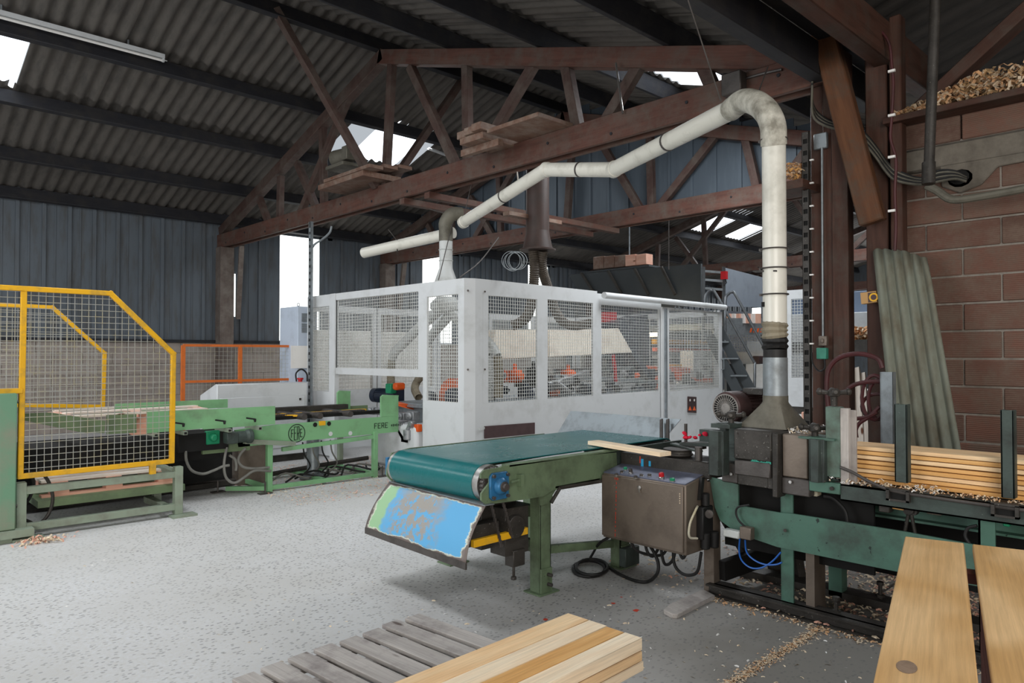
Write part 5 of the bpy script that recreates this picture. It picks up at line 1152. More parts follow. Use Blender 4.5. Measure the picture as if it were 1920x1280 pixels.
B().tube([P(556, 715, Y=9.8), P(555, 700, Y=9.8), P(565, 692, Y=9.8), P(575, 700, Y=9.8), P(576, 715, Y=9.8)], .012, n=8, smooth=4).build('cable', M['black'], cs)
tc = thing('electrical_cabinet', 'tall pale grey cabinet with two vent grilles beside the bright wall panel', 'cabinet', (5.05, 10.45, 0))
xc0, xc1 = P(558, 650, Y=10.2).x, P(583, 650, Y=10.2).x + .1; zc_ = P(565, 574, Y=10.2).z
M['bluegrey'] = paint('bluish_white_cabinet', 'bcc6d4', 'a3abb6', .2, 4, .4)
B().bb((xc0, 10.2, 0), (xc1, 10.8, zc_)).build('body', M['bluegrey'], tc, bevel=.006)
for y0, y1 in ((587, 604), (606, 624)):
    b = B(); a, c_ = P(566, y0, Y=10.19), P(576, y1, Y=10.19)
    for i in range(8): z = a.z + (c_.z - a.z) * i / 8; b.bb((a.x, 10.185, z - .012), (c_.x, 10.2, z))
    b.build('vent_grille', M['galv'], tc, kind='stuff')
B().bb((xc0 - .12, 10.17, P(560, 690, Y=10.2).z), (xc1 - .02, 10.18, P(560, 648, Y=10.2).z)).build('paper_sheet', M['signw'], tc, label='large white paper sheet')
b = B(); b.lathe((xc0 + .06, 10.3, zc_), (0, 0, 1), [(.02, 0), (.02, .01)], n=8); b.tube(circ((xc0 + .06, 10.3, zc_ + .03), .022, (1, 0, 0), (0, 0, 1), 10), .006, n=6, closed=True); b.build('lifting_eye', M['galv'], tc)
def strut(p0, z1, label, w_=.045, mat='galv'):
    t = thing('perforated_strut', label, 'strut', p0); b = B(); x, y, z = p0
    n = int((z1 - z) / .1)
    b.bb((x, y, z), (x + .003, y + .012, z1)); b.bb((x, y + w_ - .012, z), (x + .003, y + w_, z1)); b.bb((x, y, z), (x + .04, y + .003, z1)); b.bb((x, y + w_ - .003, z), (x + .04, y + w_, z1))
    for i in range(n): b.bb((x, y + .012, z + i * .1 + .04), (x + .003, y + w_ - .012, z + i * .1 + .1))
    b.bb((x + .01, y + .01, z), (x + .012, y + w_ - .01, z1), mi=1)
    b.build('channel', [M[mat], M['void']], t); return t
q = P(582, 600, X=5.2); strut((5.2, q.y, 0), P(582, 415, X=5.2).z, 'perforated steel strut rising beside the left edge of the enclosure', .07, 'galv')
B().tube(px([(583, 470), (590, 458), (605, 448), (618, 436), (622, 424)], X=5.25), .016, n=8, smooth=4).build('bent_conduit', M['galv'], label='bent grey conduit at the top of the left perforated strut', cat='conduit')
# ---- pallet frame on the conveyor and red pallets below
pf_ = thing('wooden_pallet', 'whitish sawn pallet frame lying on the green conveyor behind the mesh', 'pallet', (2.3, 7.9, .92))
zf = .935
A4 = [P(100, 770, z=zf), P(140, 781, z=zf), P(385, 766, z=zf), P(352, 757, z=zf)]
for a, c_ in ((A4[0], A4[3]), (A4[1], A4[2]), (A4[0].lerp(A4[1], .5), A4[3].lerp(A4[2], .5))): B().beam(a, c_, .09, .022).build('slat', M['whitewood'], pf_, bevel=.002)
for u in (0, .5, 1): B().beam(A4[0].lerp(A4[3], u) - V((0, 0, .03)), A4[1].lerp(A4[2], u) - V((0, 0, .03)), .1, .04).build('bearer', M['pinkwood'], pf_)
b = B(); q = P(265, 795, Y=7.6); b.bb(q + V((-.08, 0, -.1)), q + V((.1, .1, .07))); b.build('pallet_block', M['pinkwood'], label='pinkish pallet block between the green trough plates', cat='block')
rp = thing('wooden_pallet', 'pinkish new pallet lying low behind the yellow fence', 'pallet', (2.0, 7.5, .25))
for i in range(4):
    y = 7.35 + i * .17; B().bb((1.35, y, .385), (2.45, y + .1, .405)).build('slat', M['whitewood'], rp)
for x in (1.42, 1.85, 2.3):
    for y in (7.33, 7.85): B().bb((x, y, .28), (x + .14, y + .12, .365)).build('block', M['pinkwood'], rp)
    B().bb((x, 7.33, .365), (x + .13, 7.97, .385)).build('stringer_board', M['pinkwood'], rp)
for y in (7.33, 7.85): B().bb((1.35, y, .26), (2.45, y + .1, .28)).build('bottom_board', M['pinkwood'], rp)
B().bb((1.3, 7.2, .2), (2.5, 8.0, .26)).build('lift_table', M['lgreen2'], label='olive green lift table under the pinkish pallet', cat='table')
bb_ = thing('air_motor', 'small blue motor unit behind the fence above the pinkish pallet', 'motor', (2.1, 7.9, .45))
q = P(215, 850, Y=7.7); b = B(); b.box(q, (.26, .14, .12)); b.lathe(q + V((-.13, 0, 0)), (-1, 0, 0), [(.06, 0), (.06, .1), (.04, .12)], n=14); b.build('housing', M['bluep'], bb_, bevel=.02); b = B(); b.bb(q + V((-.05, -.05, -.38)), q + V((.05, .05, -.06))); b.build('stand', M['navy'], bb_)
# ================================================================ WHITE EXTRACTION PIPE
wp = thing('extraction_pipe', 'long cream extraction pipe rising from the planer hood, bending and running left under the truss', 'pipe', (4.25, 1.83, 1.04))
Xp = 4.25; pv = lambda y: P(1453, y, X=Xp)
yc_ = pv(600).y; V0 = V((Xp, yc_, 0)); R1 = .0715
# hood: rectangle to round
zb0, zt0 = 1.055, P(1453, 744, X=Xp).z
b = B(); n = 24; sq = []; ci = []
for i in range(n):
    t = 2 * math.pi * i / n; c_, s_ = math.cos(t), math.sin(t); k_ = 1 / max(abs(c_), abs(s_))
    sq.append(V((Xp + .03 + .16 * c_ * k_, yc_ + .025 + .155 * s_ * k_, zb0))); ci.append(V((Xp + .0755 * c_, yc_ + .0755 * s_, zt0 - .03)))
top = [p + V((0, 0, .04)) for p in ci]
b._a(sq + ci + top, [(r * n + i, r * n + (i + 1) % n, (r + 1) * n + (i + 1) % n, (r + 1) * n + i) for r in range(2) for i in range(n)], [tuple(p) for p in sq + ci + top])
b.build('hood', M['hood'], wp, label='dark dusty flared steel hood', ang=50)
def vp(y0, y1, r, m_, nm, prof=None): z1, z0 = P(1453, y0, X=Xp).z, P(1453, y1, X=Xp).z; return B().cyl(V0 + V((0, 0, z0)), V0 + V((0, 0, z1)), r, n=28).build(nm, M[m_], wp)
vp(670, 745, R1 + .002, 'galv', 'galvanised_sleeve'); vp(655, 671, R1 - .001, 'black', 'black_tape')
flexhose([V0 + V((0, 0, P(1453, 656, X=Xp).z)), V0 + V((.004, .003, P(1453, 645, X=Xp).z)), V0 + V((0, 0, P(1453, 632, X=Xp).z))], .082, M['black'], 'taped_collar', wp, ring=.028)
flexhose([V0 + V((0, 0, P(1453, 634, X=Xp).z)), V0 + V((-.003, .003, P(1453, 620, X=Xp).z)), V0 + V((0, 0, P(1453, 604, X=Xp).z))], .083, M['flex'], 'ribbed_collar', wp, ring=.026)
vp(268, 606, R1, 'white', 'vertical_pipe')
M['whitetop'] = paint('dusty_pipe_elbow', 'c9c5b8', '6f6a5d', .55, 7, .5)
el = [V0 + V((0, 0, P(1453, 272, X=Xp).z)), P(1449, 235, d=4.46), P(1436, 208, d=4.52), P(1415, 192, d=4.65), P(1392, 190, d=4.82), P(1370, 206, d=5.0)]
b = B(); b.tube(el, .078, n=20, smooth=5); b.build('elbow', M['whitetop'], wp, label='dust-covered pipe elbow')
jn = [P(1370, 206, d=5.0), P(1150, 318, d=6.8), P(1023, 318, d=7.6), P(868, 417, d=9.3)]
for i, (a, c_) in enumerate(zip(jn, jn[1:])):
    B().cyl(a, c_, .0715, n=20).build('sloping_pipe', M['white'], wp)
    B().lathe(c_ - (c_ - a).normalized() * .05, (c_ - a), [(.073, 0), (.079, .005), (.079, .06), (.073, .065)], n=20).build('joint_sleeve', M['white'], wp)
    m_ = a.lerp(c_, .45); d = (c_ - a).normalized()
    B().lathe(m_, d, [(.073, 0), (.077, .004), (.077, .02), (.073, .024)], n=20).build('pipe_clamp', M['msteel'], wp)
def hring(y, r=.08):
    z = P(1453, y, X=Xp).z; b = B(); b.tube(circ(V0 + V((0, 0, z)), r, (1, 0, 0), (0, 1, 0), 24), .005, n=6, closed=True); q = V0 + V((-.02, .075, z)); b.box(q, (.03, .02, .016)); b.build('pipe_clamp', M['msteel'], wp)
for y in (262, 467, 503, 552): hring(y)
b = B(); b.prism([P(1411, 507, X=4.2), P(1455, 506, X=4.18), P(1455, 509, X=4.18), P(1411, 510, X=4.2)], (.05, 0, 0)); b.build('metal_strip', M['dsteel'], wp)
b = B(); z_ = P(1437, 570, X=4.18); b.box(V0 + V((-.055, .045, z_.z)), (.02, .02, .03)); b.build('hole_patch', M['void'], wp)
# second piece of pipe continuing to the left, open mouth
w2 = thing('extraction_pipe', 'cream pipe piece with an open end hanging left of the grey duct', 'pipe', P(750, 460, d=10))
B().cyl(P(850, 436, d=9.5), P(682, 474, d=10.4), .075, n=20).build('pipe_piece', M['white'], w2)
b = B(); b.tube(circ(P(745, 460, d=10.05), .085, (.55, .8, -.1), (0, 0, 1), 16), .008, n=6, closed=True); b.build('hanging_clamp', M['msteel'], w2)
def rope(p0, p1, r, m_, nm, label=None, cat=None, parent=None, sag=0, group=None):
    p0, p1 = V(p0), V(p1); mid = p0.lerp(p1, .5) - V((0, 0, sag)); return B().tube([p0, mid, p1], r, n=5, smooth=5 if sag else 1).build(nm, M[m_], parent, label=label, cat=cat, group=group)
rope(P(745, 452, d=10.05), P(728, 430, d=10.0), .006, 'msteel', 'chain', parent=w2)
rope(P(862, 408, d=9.3), P(806, 392, d=9.6), .008, 'msteel', 'chain', 'thin chain hanging the cream pipe beside the dark duct elbow', 'chain')
rope(P(822, 525, d=8.9), P(848, 420, d=9.2), .006, 'msteel', 'steel_cable', 'thin steel cable running down to the duct hood on the enclosure, left one', 'cable')
rope(P(862, 520, d=8.7), P(935, 445, d=9.2), .008, 'msteel', 'steel_cable', 'thin steel cable slanting up right from the duct clamp', 'cable', sag=.06)
rope(P(1352, 190, d=5.0), P(1290, 0, d=4.7), .005, 'msteel', 'hanging_wire', 'twisted wire hanging from the roof to the pipe elbow', 'wire')
rope(P(1420, 178, d=4.9), P(1440, 125, d=5.2), .005, 'msteel', 'hanging_wire', 'short twisted wire behind the pipe elbow', 'wire')
rope(P(972, 345, d=8.6), P(970, 322, d=8.6), .012, 'bsteel', 'chain_hook', 'small bright chain hook holding the sloping cream pipe', 'hook')
rope(P(1168, 213, X=6.1), P(1155, 118, X=6.1), .012, 'bsteel', 'hoist_chain', 'bright chain hanging inside the truss beside the diagonal', 'chain')
rope(P(887, 330, d=10), P(868, 415, d=10), .005, 'msteel', 'hanging_wire', 'thin wire from the planks down to the dark elbow', 'wire')
rope((lambda q: V((q.x, q.y, roofz(q.y))))(P(1254, 505, X=11.2)), P(1254, 505, X=11.2), .009, 'msteel', 'hanging_rod', 'thin grey rod hanging over the dark platform board', 'rod')
rope((lambda q: V((q.x, q.y, roofz(q.y))))(P(1180, 478, X=12.8)), P(1180, 480, X=12.8), .016, 'galv', 'hanging_rod', 'thicker galvanised rod above the block stack', 'rod')
# grey junction box on the chord above the elbow
jb = B(); jb.box(P(1376, 158, X=6.07), (.12, .2, .2)); jb.build('junction_box', M['msteel'], label='square grey junction box hanging above the pipe elbow', cat='box', bevel=.01)
jb = B(); jb.tube([P(1395, 148, X=6.12), P(1430, 138, X=6.12), P(1466, 130, X=6.12)], .012, n=6); jb.build('conduit', M['msteel'], label='short conduit running right from the grey junction box', cat='conduit')
# ---- things on the truss
bs = thing('board_stack', 'stack of thick sawn boards lying across the truss chord', 'boards', (5.9, 7.3, 4.13))
M['dustwood'] = wood('dusty_brown_board', '7d6152', '5e4237', ring=6, dirt='8a7d72', amt=.35, contrast=.6)
ya_, yb_ = P(850, 245, X=5.6).y, P(905, 238, X=5.6).y; zs = P(850, 262, X=5.6).z
dy = (ya_ - yb_)
for i in range(3): B().bb((5.55 + .04 * i, yb_ - .02 + dy * i / 3, zs), (6.95, yb_ - .03 + dy * (i + 1) / 3, zs + .09)).build('board', M['dustwood'], bs, bevel=.005)
B().bb((5.62, yb_ + .02, zs - .085), (6.9, ya_ - .1, zs - .004)).build('board', M['dustwood'], bs, bevel=.005)
B().beam((5.8, yb_ - .1, zs - .13), (5.8, ya_ + .05, zs - .13), .08, .08).build('bearer', M['dustwood'], bs)
B().bb((5.62, yb_ - .9, zs - .05), (6.7, yb_ - .05, zs + .0)).build('board', M['dustwood'], bs, bevel=.005)
fm = thing('hoist_motor', 'grey motor on a timber shelf at the left part of the truss', 'motor', (5.9, 11.2, 4.1))
q = P(640, 294, X=6.0)
b = B(); b.lathe(q + V((0, .22, 0)), (0.2, -1, 0), [(.1, 0), (.14, .02), (.14, .34), (.1, .36), (.04, .38)], n=20); b.box(q + V((0, -.25, .0)), (.2, .16, .22)); b.bb(q + V((-.15, -.3, -.2)), q + V((.15, .25, -.14))); b.build('motor_body', M['hood'], fm, bevel=.01)
for k in range(3):
    a, c_ = P(612, 340 - k * 5, X=5.75), P(698, 336 - k * 5, X=5.75); B().bb((5.7 + k * .26, c_.y, a.z - .03), (5.94 + k * .26, a.y, a.z + .02)).build('shelf_board', M['dustwood'], fm)
a, c_ = P(615, 353, X=5.9), P(700, 349, X=5.9); B().bb((5.72, c_.y, a.z - .06), (6.4, a.y, a.z + .02)).build('shelf_beam', M['dustwood'], fm)
# planks running between truss 1 and truss 2
for (a, c_, nm) in (((753, 377), (983, 417), 'lower'), ((800, 366), (1033, 402), 'upper')):
    p0, p1 = P(*a, X=6.1), P(*c_, X=9.6); p1.z = p0.z
    B().beam(p0, (10.4, p0.y, p0.z), .12, .09).build('long_plank', M['truss'], label='long dusty timber plank bridging the two trusses, %s of two' % nm, cat='plank', bevel=.005)
# brown suction column with flange and two ribbed hoses
bd = thing('suction_column', 'dark brown round suction column with flared bottom hanging behind the sloping pipe', 'duct', P(1005, 470, d=9.6))
M['brownd'] = paint('brown_painted_duct', '41302b', '332c28', .35, 4, .5)
q = P(1008, 470, d=9.6); zt_ = P(1008, 300, d=9.6).z
b = B(); b.lathe(q, (0, 0, 1), [(.24, 0), (.24, .02), (.2, .03), (.16, .22), (.155, .26)], n=24); b.build('flange', M['brownd'], bd)
b = B(); b.lathe(q + V((0, 0, .24)), (0, 0, 1), [(.155, 0), (.155, zt_ - q.z - .24)], n=24); b.build('pipe', M['brownd'], bd)
b = B(); b.bb(q + V((-.5, .02, .42)), q + V((.5, .14, .47))); b.build('support_board', M['dustwood'], bd)
flexhose([q + V((-.03, .06, 0)), P(1002, 500, d=9.6), P(1000, 540, d=9.6), P(992, 585, d=9.4), P(975, 605, d=9.3), P(960, 610, d=9.3)], .07, M['flexb'], parent=bd)
flexhose([q + V((.05, -.05, 0)), P(1016, 500, d=9.7), P(1026, 535, d=9.9), P(1045, 590, d=10.1), P(1070, 610, d=10.2), P(1110, 606, d=10.3)], .07, M['flexb'], parent=bd)
b = B()
for k in range(5): b.tube(circ(P(958, 489, d=8.6) + V((.02 * k, -.01 * k, R.uniform(-.01, .01))), .105 + R.uniform(-.006, .006), (.66, -.75, 0), (0, 0, 1), 28), .0035, n=5, closed=True)
b.build('wire_coil', M['galv'], label='round coil of thin grey wire hanging in front of the brown column', cat='wire')
# fluorescent tubes
ft = thing('tube_light', 'unlit white fluorescent tube light under the upper left purlin', 'light', (2.4, 11.2, 5.84))
a, c_ = P(0, 28, Y=11.2), P(308, 111, Y=11.2); za = a.z
B().bb((a.x - .6, 11.17, za + .0), (c_.x, 11.24, za + .06)).build('batten', M['wgrey'], ft)
B().cyl((a.x - .6, 11.2, za - .03), (c_.x - .02, 11.2, za - .03), .019, n=12).build('tube', M['signw'], ft)
b = B(); b.bb((c_.x - .03, 11.18, za - .05), (c_.x, 11.22, za + .01)); b.cyl((c_.x, 11.2, za - .02), (c_.x + .04, 11.2, za - .02), .008, n=6); b.build('tube_holder', M['wgrey'], ft)
b = B()
for x in (a.x, c_.x - .5): b.bb((x, 11.19, za + .06), (x + .02, 11.21, roofz(11.2)))
b.build('hanger', M['galv'], ft, kind='stuff')
b = B(); b.cyl(P(803, 278, X=8.6), P(835, 290, X=9.2), .03, n=10); b.build('tube_light', M['wgrey'], label='small distant tube light right of the roof light behind the truss', cat='light')
# ================================================================ RIGHT SIDE
q = P(1520, 800, X=6.02); strut((6.02, q.y, .0), P(1520, 245, X=6.02).z, 'dark perforated angle strut fixed along the brown timber post', .06, 'dsteel')
el_ = thing('switch_conduit', 'grey conduit on the brown post with a switch and green socket box', 'switch', (6.1, 2.5, 1.5))
X_ = 6.1
a, c_ = P(1525, 252, X=X_), P(1550, 276, X=X_); b = B(); b.bb((X_, c_.y, c_.z), (X_ + .04, a.y, a.z)); b.build('upper_box', M['galv'], el_, bevel=.006)
b = B(); b.cyl(P(1541, 276, X=X_), P(1543, 630, X=X_), .009, n=8); b.build('conduit', M['galv'], el_)
a, c_ = P(1536, 630, X=X_), P(1552, 648, X=X_); b = B(); b.bb((X_ - .02, c_.y, c_.z), (X_ + .02, a.y, a.z)); b.box((X_ - .02, (a.y + c_.y) / 2, (a.z + c_.z) / 2), (.02, .025, .035)); b.build('light_switch', M['cab'], el_, bevel=.004)
a, c_ = P(1533, 652, X=X_), P(1552, 673, X=X_); b = B(); b.bb((X_ - .03, c_.y, c_.z), (X_ + .02, a.y, a.z)); b.build('socket_box', paint('sea_green_socket', '3f8a74', '3a6c60', .2, 9, .5), el_, bevel=.005)
B().tube(px([(1546, 673), (1547, 688), (1540, 695), (1532, 693), (1524, 680), (1522, 660)], X=6.0), .007, n=6, smooth=4).build('cable', M['black'], el_)
b = B()
for y in range(300, 660, 43): b.box(P(1522, y, X=6.0), (.02, .03, .012))
b.build('cable_clips', M['signw'], el_, kind='stuff')
# hoses on the right
B().tube(px([(1560, 800), (1553, 760), (1550, 720), (1555, 690), (1575, 670), (1610, 663), (1645, 672), (1655, 690)], X=5.5), .018, n=8, smooth=5).build('air_hose', M['hosered'], label='thick dark red rubber hose arching in front of the brown post', cat='hose')
hc2 = thing('air_hose', 'coils of dark red air hose hanging beside the leaning corrugated sheet', 'hose', P(1640, 750, X=5.5))
for k, (cx_, cy_, rx, ry) in enumerate(((1640, 745, 24, 42), (1650, 748, 22, 38), (1646, 762, 30, 24))): B().tube([P(cx_ + rx * math.cos(t), cy_ + ry * math.sin(t), X=5.45 + .02 * k) for t in [i * 2 * math.pi / 20 for i in range(20)]], .013, n=7, closed=True).build('coil', M['hosered'], hc2)
B().tube(px([(1583, 735), (1600, 722), (1625, 716), (1655, 715)], X=5.4), .016, n=7, smooth=5).build('hose', M['hosered'], hc2)
B().tube(px([(1600, 785), (1625, 782), (1645, 772)], X=5.4), .015, n=7, smooth=5).build('hose', M['hosered'], hc2)
B().tube(px([(1606, 820), (1605, 805), (1612, 793), (1628, 782), (1650, 762)], X=5.4), .014, n=7, smooth=5).build('hose', M['hosered'], hc2)
# leaning corrugated sheet
M['asb'] = paint('weathered_corrugated_sheet', '777a6d', '5f5544', .48, 3, .8, 0, .3, spots='9da196', spot_amt=-.04, sc3=(2, 2, .6), fine=26)
a, c_, d_, e_ = P(1637, 466, X=6.08), P(1737, 472, X=6.08), P(1812, 905, X=5.62), P(1683, 905, X=5.62)
k_ = 1.9; d2, e2 = c_.lerp(d_, k_), a.lerp(e_, k_); d2 = c_ + (d_ - c_) * (c_.z - .02) / (c_.z - d_.z); e2 = a + (e_ - a) * (a.z - .02) / (a.z - e_.z)
nn = (c_ - a).cross(e2 - a).normalized(); b = B(); vs = []; gs = []; m1, m2 = 64, 10
for j in range(m2 + 1):
    for i in range(m1 + 1):
        u, v = i / m1, j / m2; p_ = a.lerp(c_, u).lerp(e2.lerp(d2, u), v) + nn * .015 * math.cos(2 * math.pi * u * 5.6 + .6)
        if j == 0: p_ = p_ + V((0, 0, -.05 * max(0, u - .55) / .45 - .02 * max(0, .1 - u) / .1))
        vs.append(p_); gs.append((v, u, 0))
b._a(vs, [(j * (m1 + 1) + i, j * (m1 + 1) + i + 1, (j + 1) * (m1 + 1) + i + 1, (j + 1) * (m1 + 1) + i) for j in range(m2) for i in range(m1)], gs)
o = b.build('corrugated_sheet', M['asb'], label='greenish grey corrugated sheet leaning against the brick wall', cat='sheet', ang=60); s_ = o.modifiers.new('t', 'SOLIDIFY'); s_.thickness = .007
b = B(); a, c_ = P(1650, 697, X=5.35), P(1675, 900, X=5.35); b.bb((5.35, c_.y, 0), (5.36, a.y, a.z)); b.bb((5.35, c_.y, 0), (5.42, c_.y + .01, a.z)); b.bb((5.35, a.y - .01, 0), (5.42, a.y, a.z)); b.build('steel_channel', M['galv'], label='upright galvanised channel offcut in front of the leaning corrugated sheet', cat='channel')
# pipes and cables on the brick wall
dp = thing('wall_pipe', 'dark round pipe coming down in front of the brick wall and bending right', 'pipe', (5.8, 1.8, 3))
B().cyl(P(1756, -60, X=5.8), P(1741, 335, X=5.8), .036, n=14).build('pipe', M['dsteel'], dp)
B().tube(px([(1738, 348), (1758, 358), (1785, 374), (1830, 370), (1925, 353), (1990, 340)], X=5.95), .03, n=10, smooth=4).build('pipe', M['hood'], dp)
b = B(); b.lathe(P(1741, 345, X=5.8), (.06, 0, 1), [(.045, 0), (.045, .16)], n=12); b.build('coupling', M['dsteel'], dp)
cbm = thing('cable_bundle', 'bundle of dusty dark cables sagging from the brown post to the wall pipe', 'cables', P(1640, 290, X=5.9))
for k in range(6):
    o_ = (k - 2.5) * 4; B().tube(px([(1523, 150 + o_), (1524, 205 + o_), (1545, 228 + o_ * .7), (1580, 240 + o_ * .5), (1615, 255 + o_), (1640, 282 + o_), (1660, 310 + o_), (1680, 328 + o_), (1725, 340 + o_ * .6), (1760, 330 + o_), (1790, 328 + o_ * .7), (1812, 336 + o_ * .4)], X=6.12 - .012 * k), .010, n=6, smooth=4).build('cable', M['hood'] if k % 2 else M['black'], cbm)
rc_ = thing('red_cable', 'dark red cable clipped down the reddish timber post', 'cable', P(1680, 200, X=5.95))
B().tube(px([(1596, 0), (1625, 35), (1655, 62), (1668, 85), (1672, 120), (1675, 160), (1672, 220), (1670, 260), (1680, 300), (1678, 360), (1680, 420), (1678, 470)], X=5.95), .011, n=6, smooth=4).build('cable', M['hosered'], rc_)
b = B()
for y in (133, 216, 294, 395): q = P(1672, y, X=5.93); b.box(q, (.02, .05, .018))
b.build('cable_clips', M['signw'], rc_, kind='stuff')
hb = B(); hb.prism(circ(P(1800, 334, X=6.225), .085, (0, 1, 0), (0, 0, .8), 11), (.02, 0, 0)); hb.build('hole', M['void'], wr, label='dark broken hole in the concrete band')
hb = B(); hb.prism([P(1760, 290, X=6.225), P(1850, 262, X=6.225), P(1930, 262, X=6.225), P(1930, 300, X=6.225), P(1870, 312, X=6.225), P(1840, 345, X=6.225), P(1800, 362, X=6.225), P(1765, 350, X=6.225)], (.03, 0, 0)); hb.build('plaster_patch', M['conc'], wr, bevel=.008)
hb = B(); hb.prism(circ(P(1798, 332, X=6.222), .07, (0, 1, 0), (0, 0, .8), 11), (.004, 0, 0)); hb.build('hole', M['void'], wr)
# cardboard box on the post
M['card'] = paint('brown_cardboard', 'b68f5f', '8c6b45', .3, 5, .8)
cbx = thing('cardboard_box', 'small open cardboard packet wedged on the post beside the corrugated sheet', 'box', P(1628, 570, X=6.0))
b = B(); b.prism(px([(1613, 549), (1642, 545), (1644, 566), (1615, 570)], X=6.0), (.06, 0, 0)); b.build('box', M['card'], cbx)
b = B(); b.prism(px([(1627, 549), (1641, 547), (1642, 565), (1628, 567)], X=5.997), (.001, 0, 0), mi=0); b.prism(circ(P(1638, 557, X=5.995), .035, (0, 1, 0), (0, 0, 1), 14), (-.001, 0, 0), mi=1); b.prism(circ(P(1638, 557, X=5.993), .022, (0, 1, 0), (0, 0, 1), 14), (-.001, 0, 0), mi=2); b.build('printed_panel', [M['motor'], M['yellow'], M['motor']], cbx, kind='stuff')
# gap contents behind the posts: container of shavings, hopper, boards
ln_box = thing('shavings_container', 'dark container heaped with orange shavings seen through the post gap', 'container', P(1610, 640, X=8.0))
a, c_ = P(1570, 637, X=8.0), P(1660, 660, X=8.0); b = B(); b.bb((8.0, c_.y, c_.z), (8.7, a.y, a.z)); b.build('bin', M['dsteel'], ln_box)
for s in (-1, 1):
    b = B(); yy0 = (a.y + c_.y) / 2 + s * .2; b.bb((8.1, yy0 - .04, 0), (8.18, yy0 + .04, c_.z)); b.build('leg', M['dsteel'], ln_box)
def shavings(name, pts_fn, n, size, mats, label, cat='shavings', parent=None, curl=1.0):
    b = B()
    for i in range(n):
        p_ = pts_fn(); s = size * R.uniform(.5, 1.3); t = R.uniform(0, 6.28); d1 = V((math.cos(t), math.sin(t), R.uniform(-.3, .5) * curl)).normalized(); d2 = d1.cross(V((R.uniform(-1, 1), R.uniform(-1, 1), 1))).normalized() * s * .3; up = V((0, 0, s * .3 * curl)); d2 = d2 * .55
        mi = R.randrange(len(mats)); a0, a1, a2 = p_ - d1 * s * .5, p_ + up, p_ + d1 * s * .5
        b._a([a0 - d2, a0 + d2, a1 + d2, a1 - d2, a2 + d2, a2 - d2], [(0, 1, 2, 3), (3, 2, 4, 5)], [(0, 0, 0)] * 6, mi)
    return b.build(name, mats, parent, label=label, cat=cat, kind='stuff', ang=0)
SM = [M['shav'], M['shavp'], M['pine2']]
SMw = [M['shav'], paint('weathered_tan_shavings', 'bb9a70', '927452', .4, 30, .9), M['shavp']]
SMd = [M['shav'], M['dustwood'], paint('dusty_tan_shavings', 'a5845e', '7c6248', .4, 30, .9)]
y0_, y1_ = P(1590, 630, X=8.2).y, P(1630, 630, X=8.2).y
ln_z = P(1600, 637, X=8.0).z
o_ = shavings('shavings_heap', lambda: V((R.uniform(8.02, 8.6), R.uniform(c_.y, a.y), ln_z + R.uniform(-.02, .13))), 900, .07, [paint('orange_shavings', 'd29a68', 'a86f42', .3, 30, .8), M['shavp']], None, None, parent=ln_box)
# tall white boards leaning behind the gap
for k, (x0, x1, yt) in enumerate(((1594, 1602, 682), (1606, 1615, 690), (1617, 1625, 700))):
    p0, p1 = P(x0, yt, X=7.4), P(x1, 830, X=7.0); p1 = p0 + (p1 - p0) * (p0.z / (p0.z - p1.z)); b = B(); b.beam(p0, p1, .06, .03, up=(1, 0, 0)); b.build('white_plank', M['whitewood'], label='whitish plank leaning upright in the post gap, %s' % ['left', 'middle', 'right'][k], cat='plank', group='white planks in the gap')
hp = thing('hopper_machine', 'blue-grey hopper with white machine seen between the posts', 'machine', P(1610, 620, X=17))
M['hopb'] = paint('blue_grey_hopper', '6f7d92', '5c6472', .25, 3, .5)
def slab(x0, y0, x1, y1, X, t, m_, nm, parent, mesh=None, wlen=None):
    a, c_ = P(x0, y0, X=X), P(x1, y1, X=X); b = B(); b.bb((X, c_.y, c_.z), (X + t, a.y, a.z)); o = b.build(nm, m_ if not isinstance(m_, str) else M[m_], parent, bevel=.01)
    return o
slab(1440, 556, 1660, 598, 17, 1.2, 'hopb', 'hopper', hp); slab(1440, 592, 1660, 640, 16.6, 1.6, 'wgrey', 'cabinet_top', hp); slab(1400, 640, 1560, 775, 16.9, 1.2, 'wgrey', 'cabinet', hp); slab(1400, 775, 1700, 800, 16.9, 1.2, 'dsteel', 'base', hp)
for x in (1598, 1618):
    a, c_ = P(x, 617, X=16.59), P(x + 14, 629, X=16.59); b = B()
    for i in range(5): z = c_.z + (a.z - c_.z) * i / 5; b.bb((16.585, c_.y, z), (16.6, a.y, z + .012))
    b.build('vent_grille', M['dsteel'], hp, kind='stuff')
for k, x in enumerate(range(1476, 1640, 11)):
    a, c_ = P(x, 549 - (k % 3) * 1, X=17.2), P(x + 9, 557, X=17.2); B().bb((17.2, c_.y, c_.z), (17.5, a.y, a.z)).build('carton', M[['pinkwood', 'signw', 'card', 'wgrey'][k % 4]], label='small %s carton in the row on the far hopper, %s from the left' % (['pink', 'white', 'brown', 'grey'][k % 4], ['first', 'second', 'third', 'fourth', 'fifth', 'sixth', 'seventh', 'eighth', 'ninth', 'tenth', 'eleventh', 'twelfth', 'thirteenth', 'fourteenth', 'fifteenth'][k]), cat='carton', group='cartons on the far hopper')
# white panelled machine guard between ladder and post
mg = thing('machine_guard', 'white machine guard with a mesh window between the cream pipe and the strut', 'guard', P(1495, 760, X=10.6))
fG = lambda u, z: V((10.6, u, z)); g = lambda x: P(x, 650, X=10.6).y; gz = lambda y: P(1495, y, X=10.6).z
enc_bak = enc; enc = mg
framepanel('guard_panel', fG, (g(1476), g(1545), gz(762), gz(543)), (g(1484), g(1540), gz(708), gz(560)), V((1, 0, 0)), mesh=.045)
enc = enc_bak
b = B(); b.bb((10.62, g(1530), 0), (10.7, g(1480), gz(762))); b.build('base', M['dsteel'], mg)
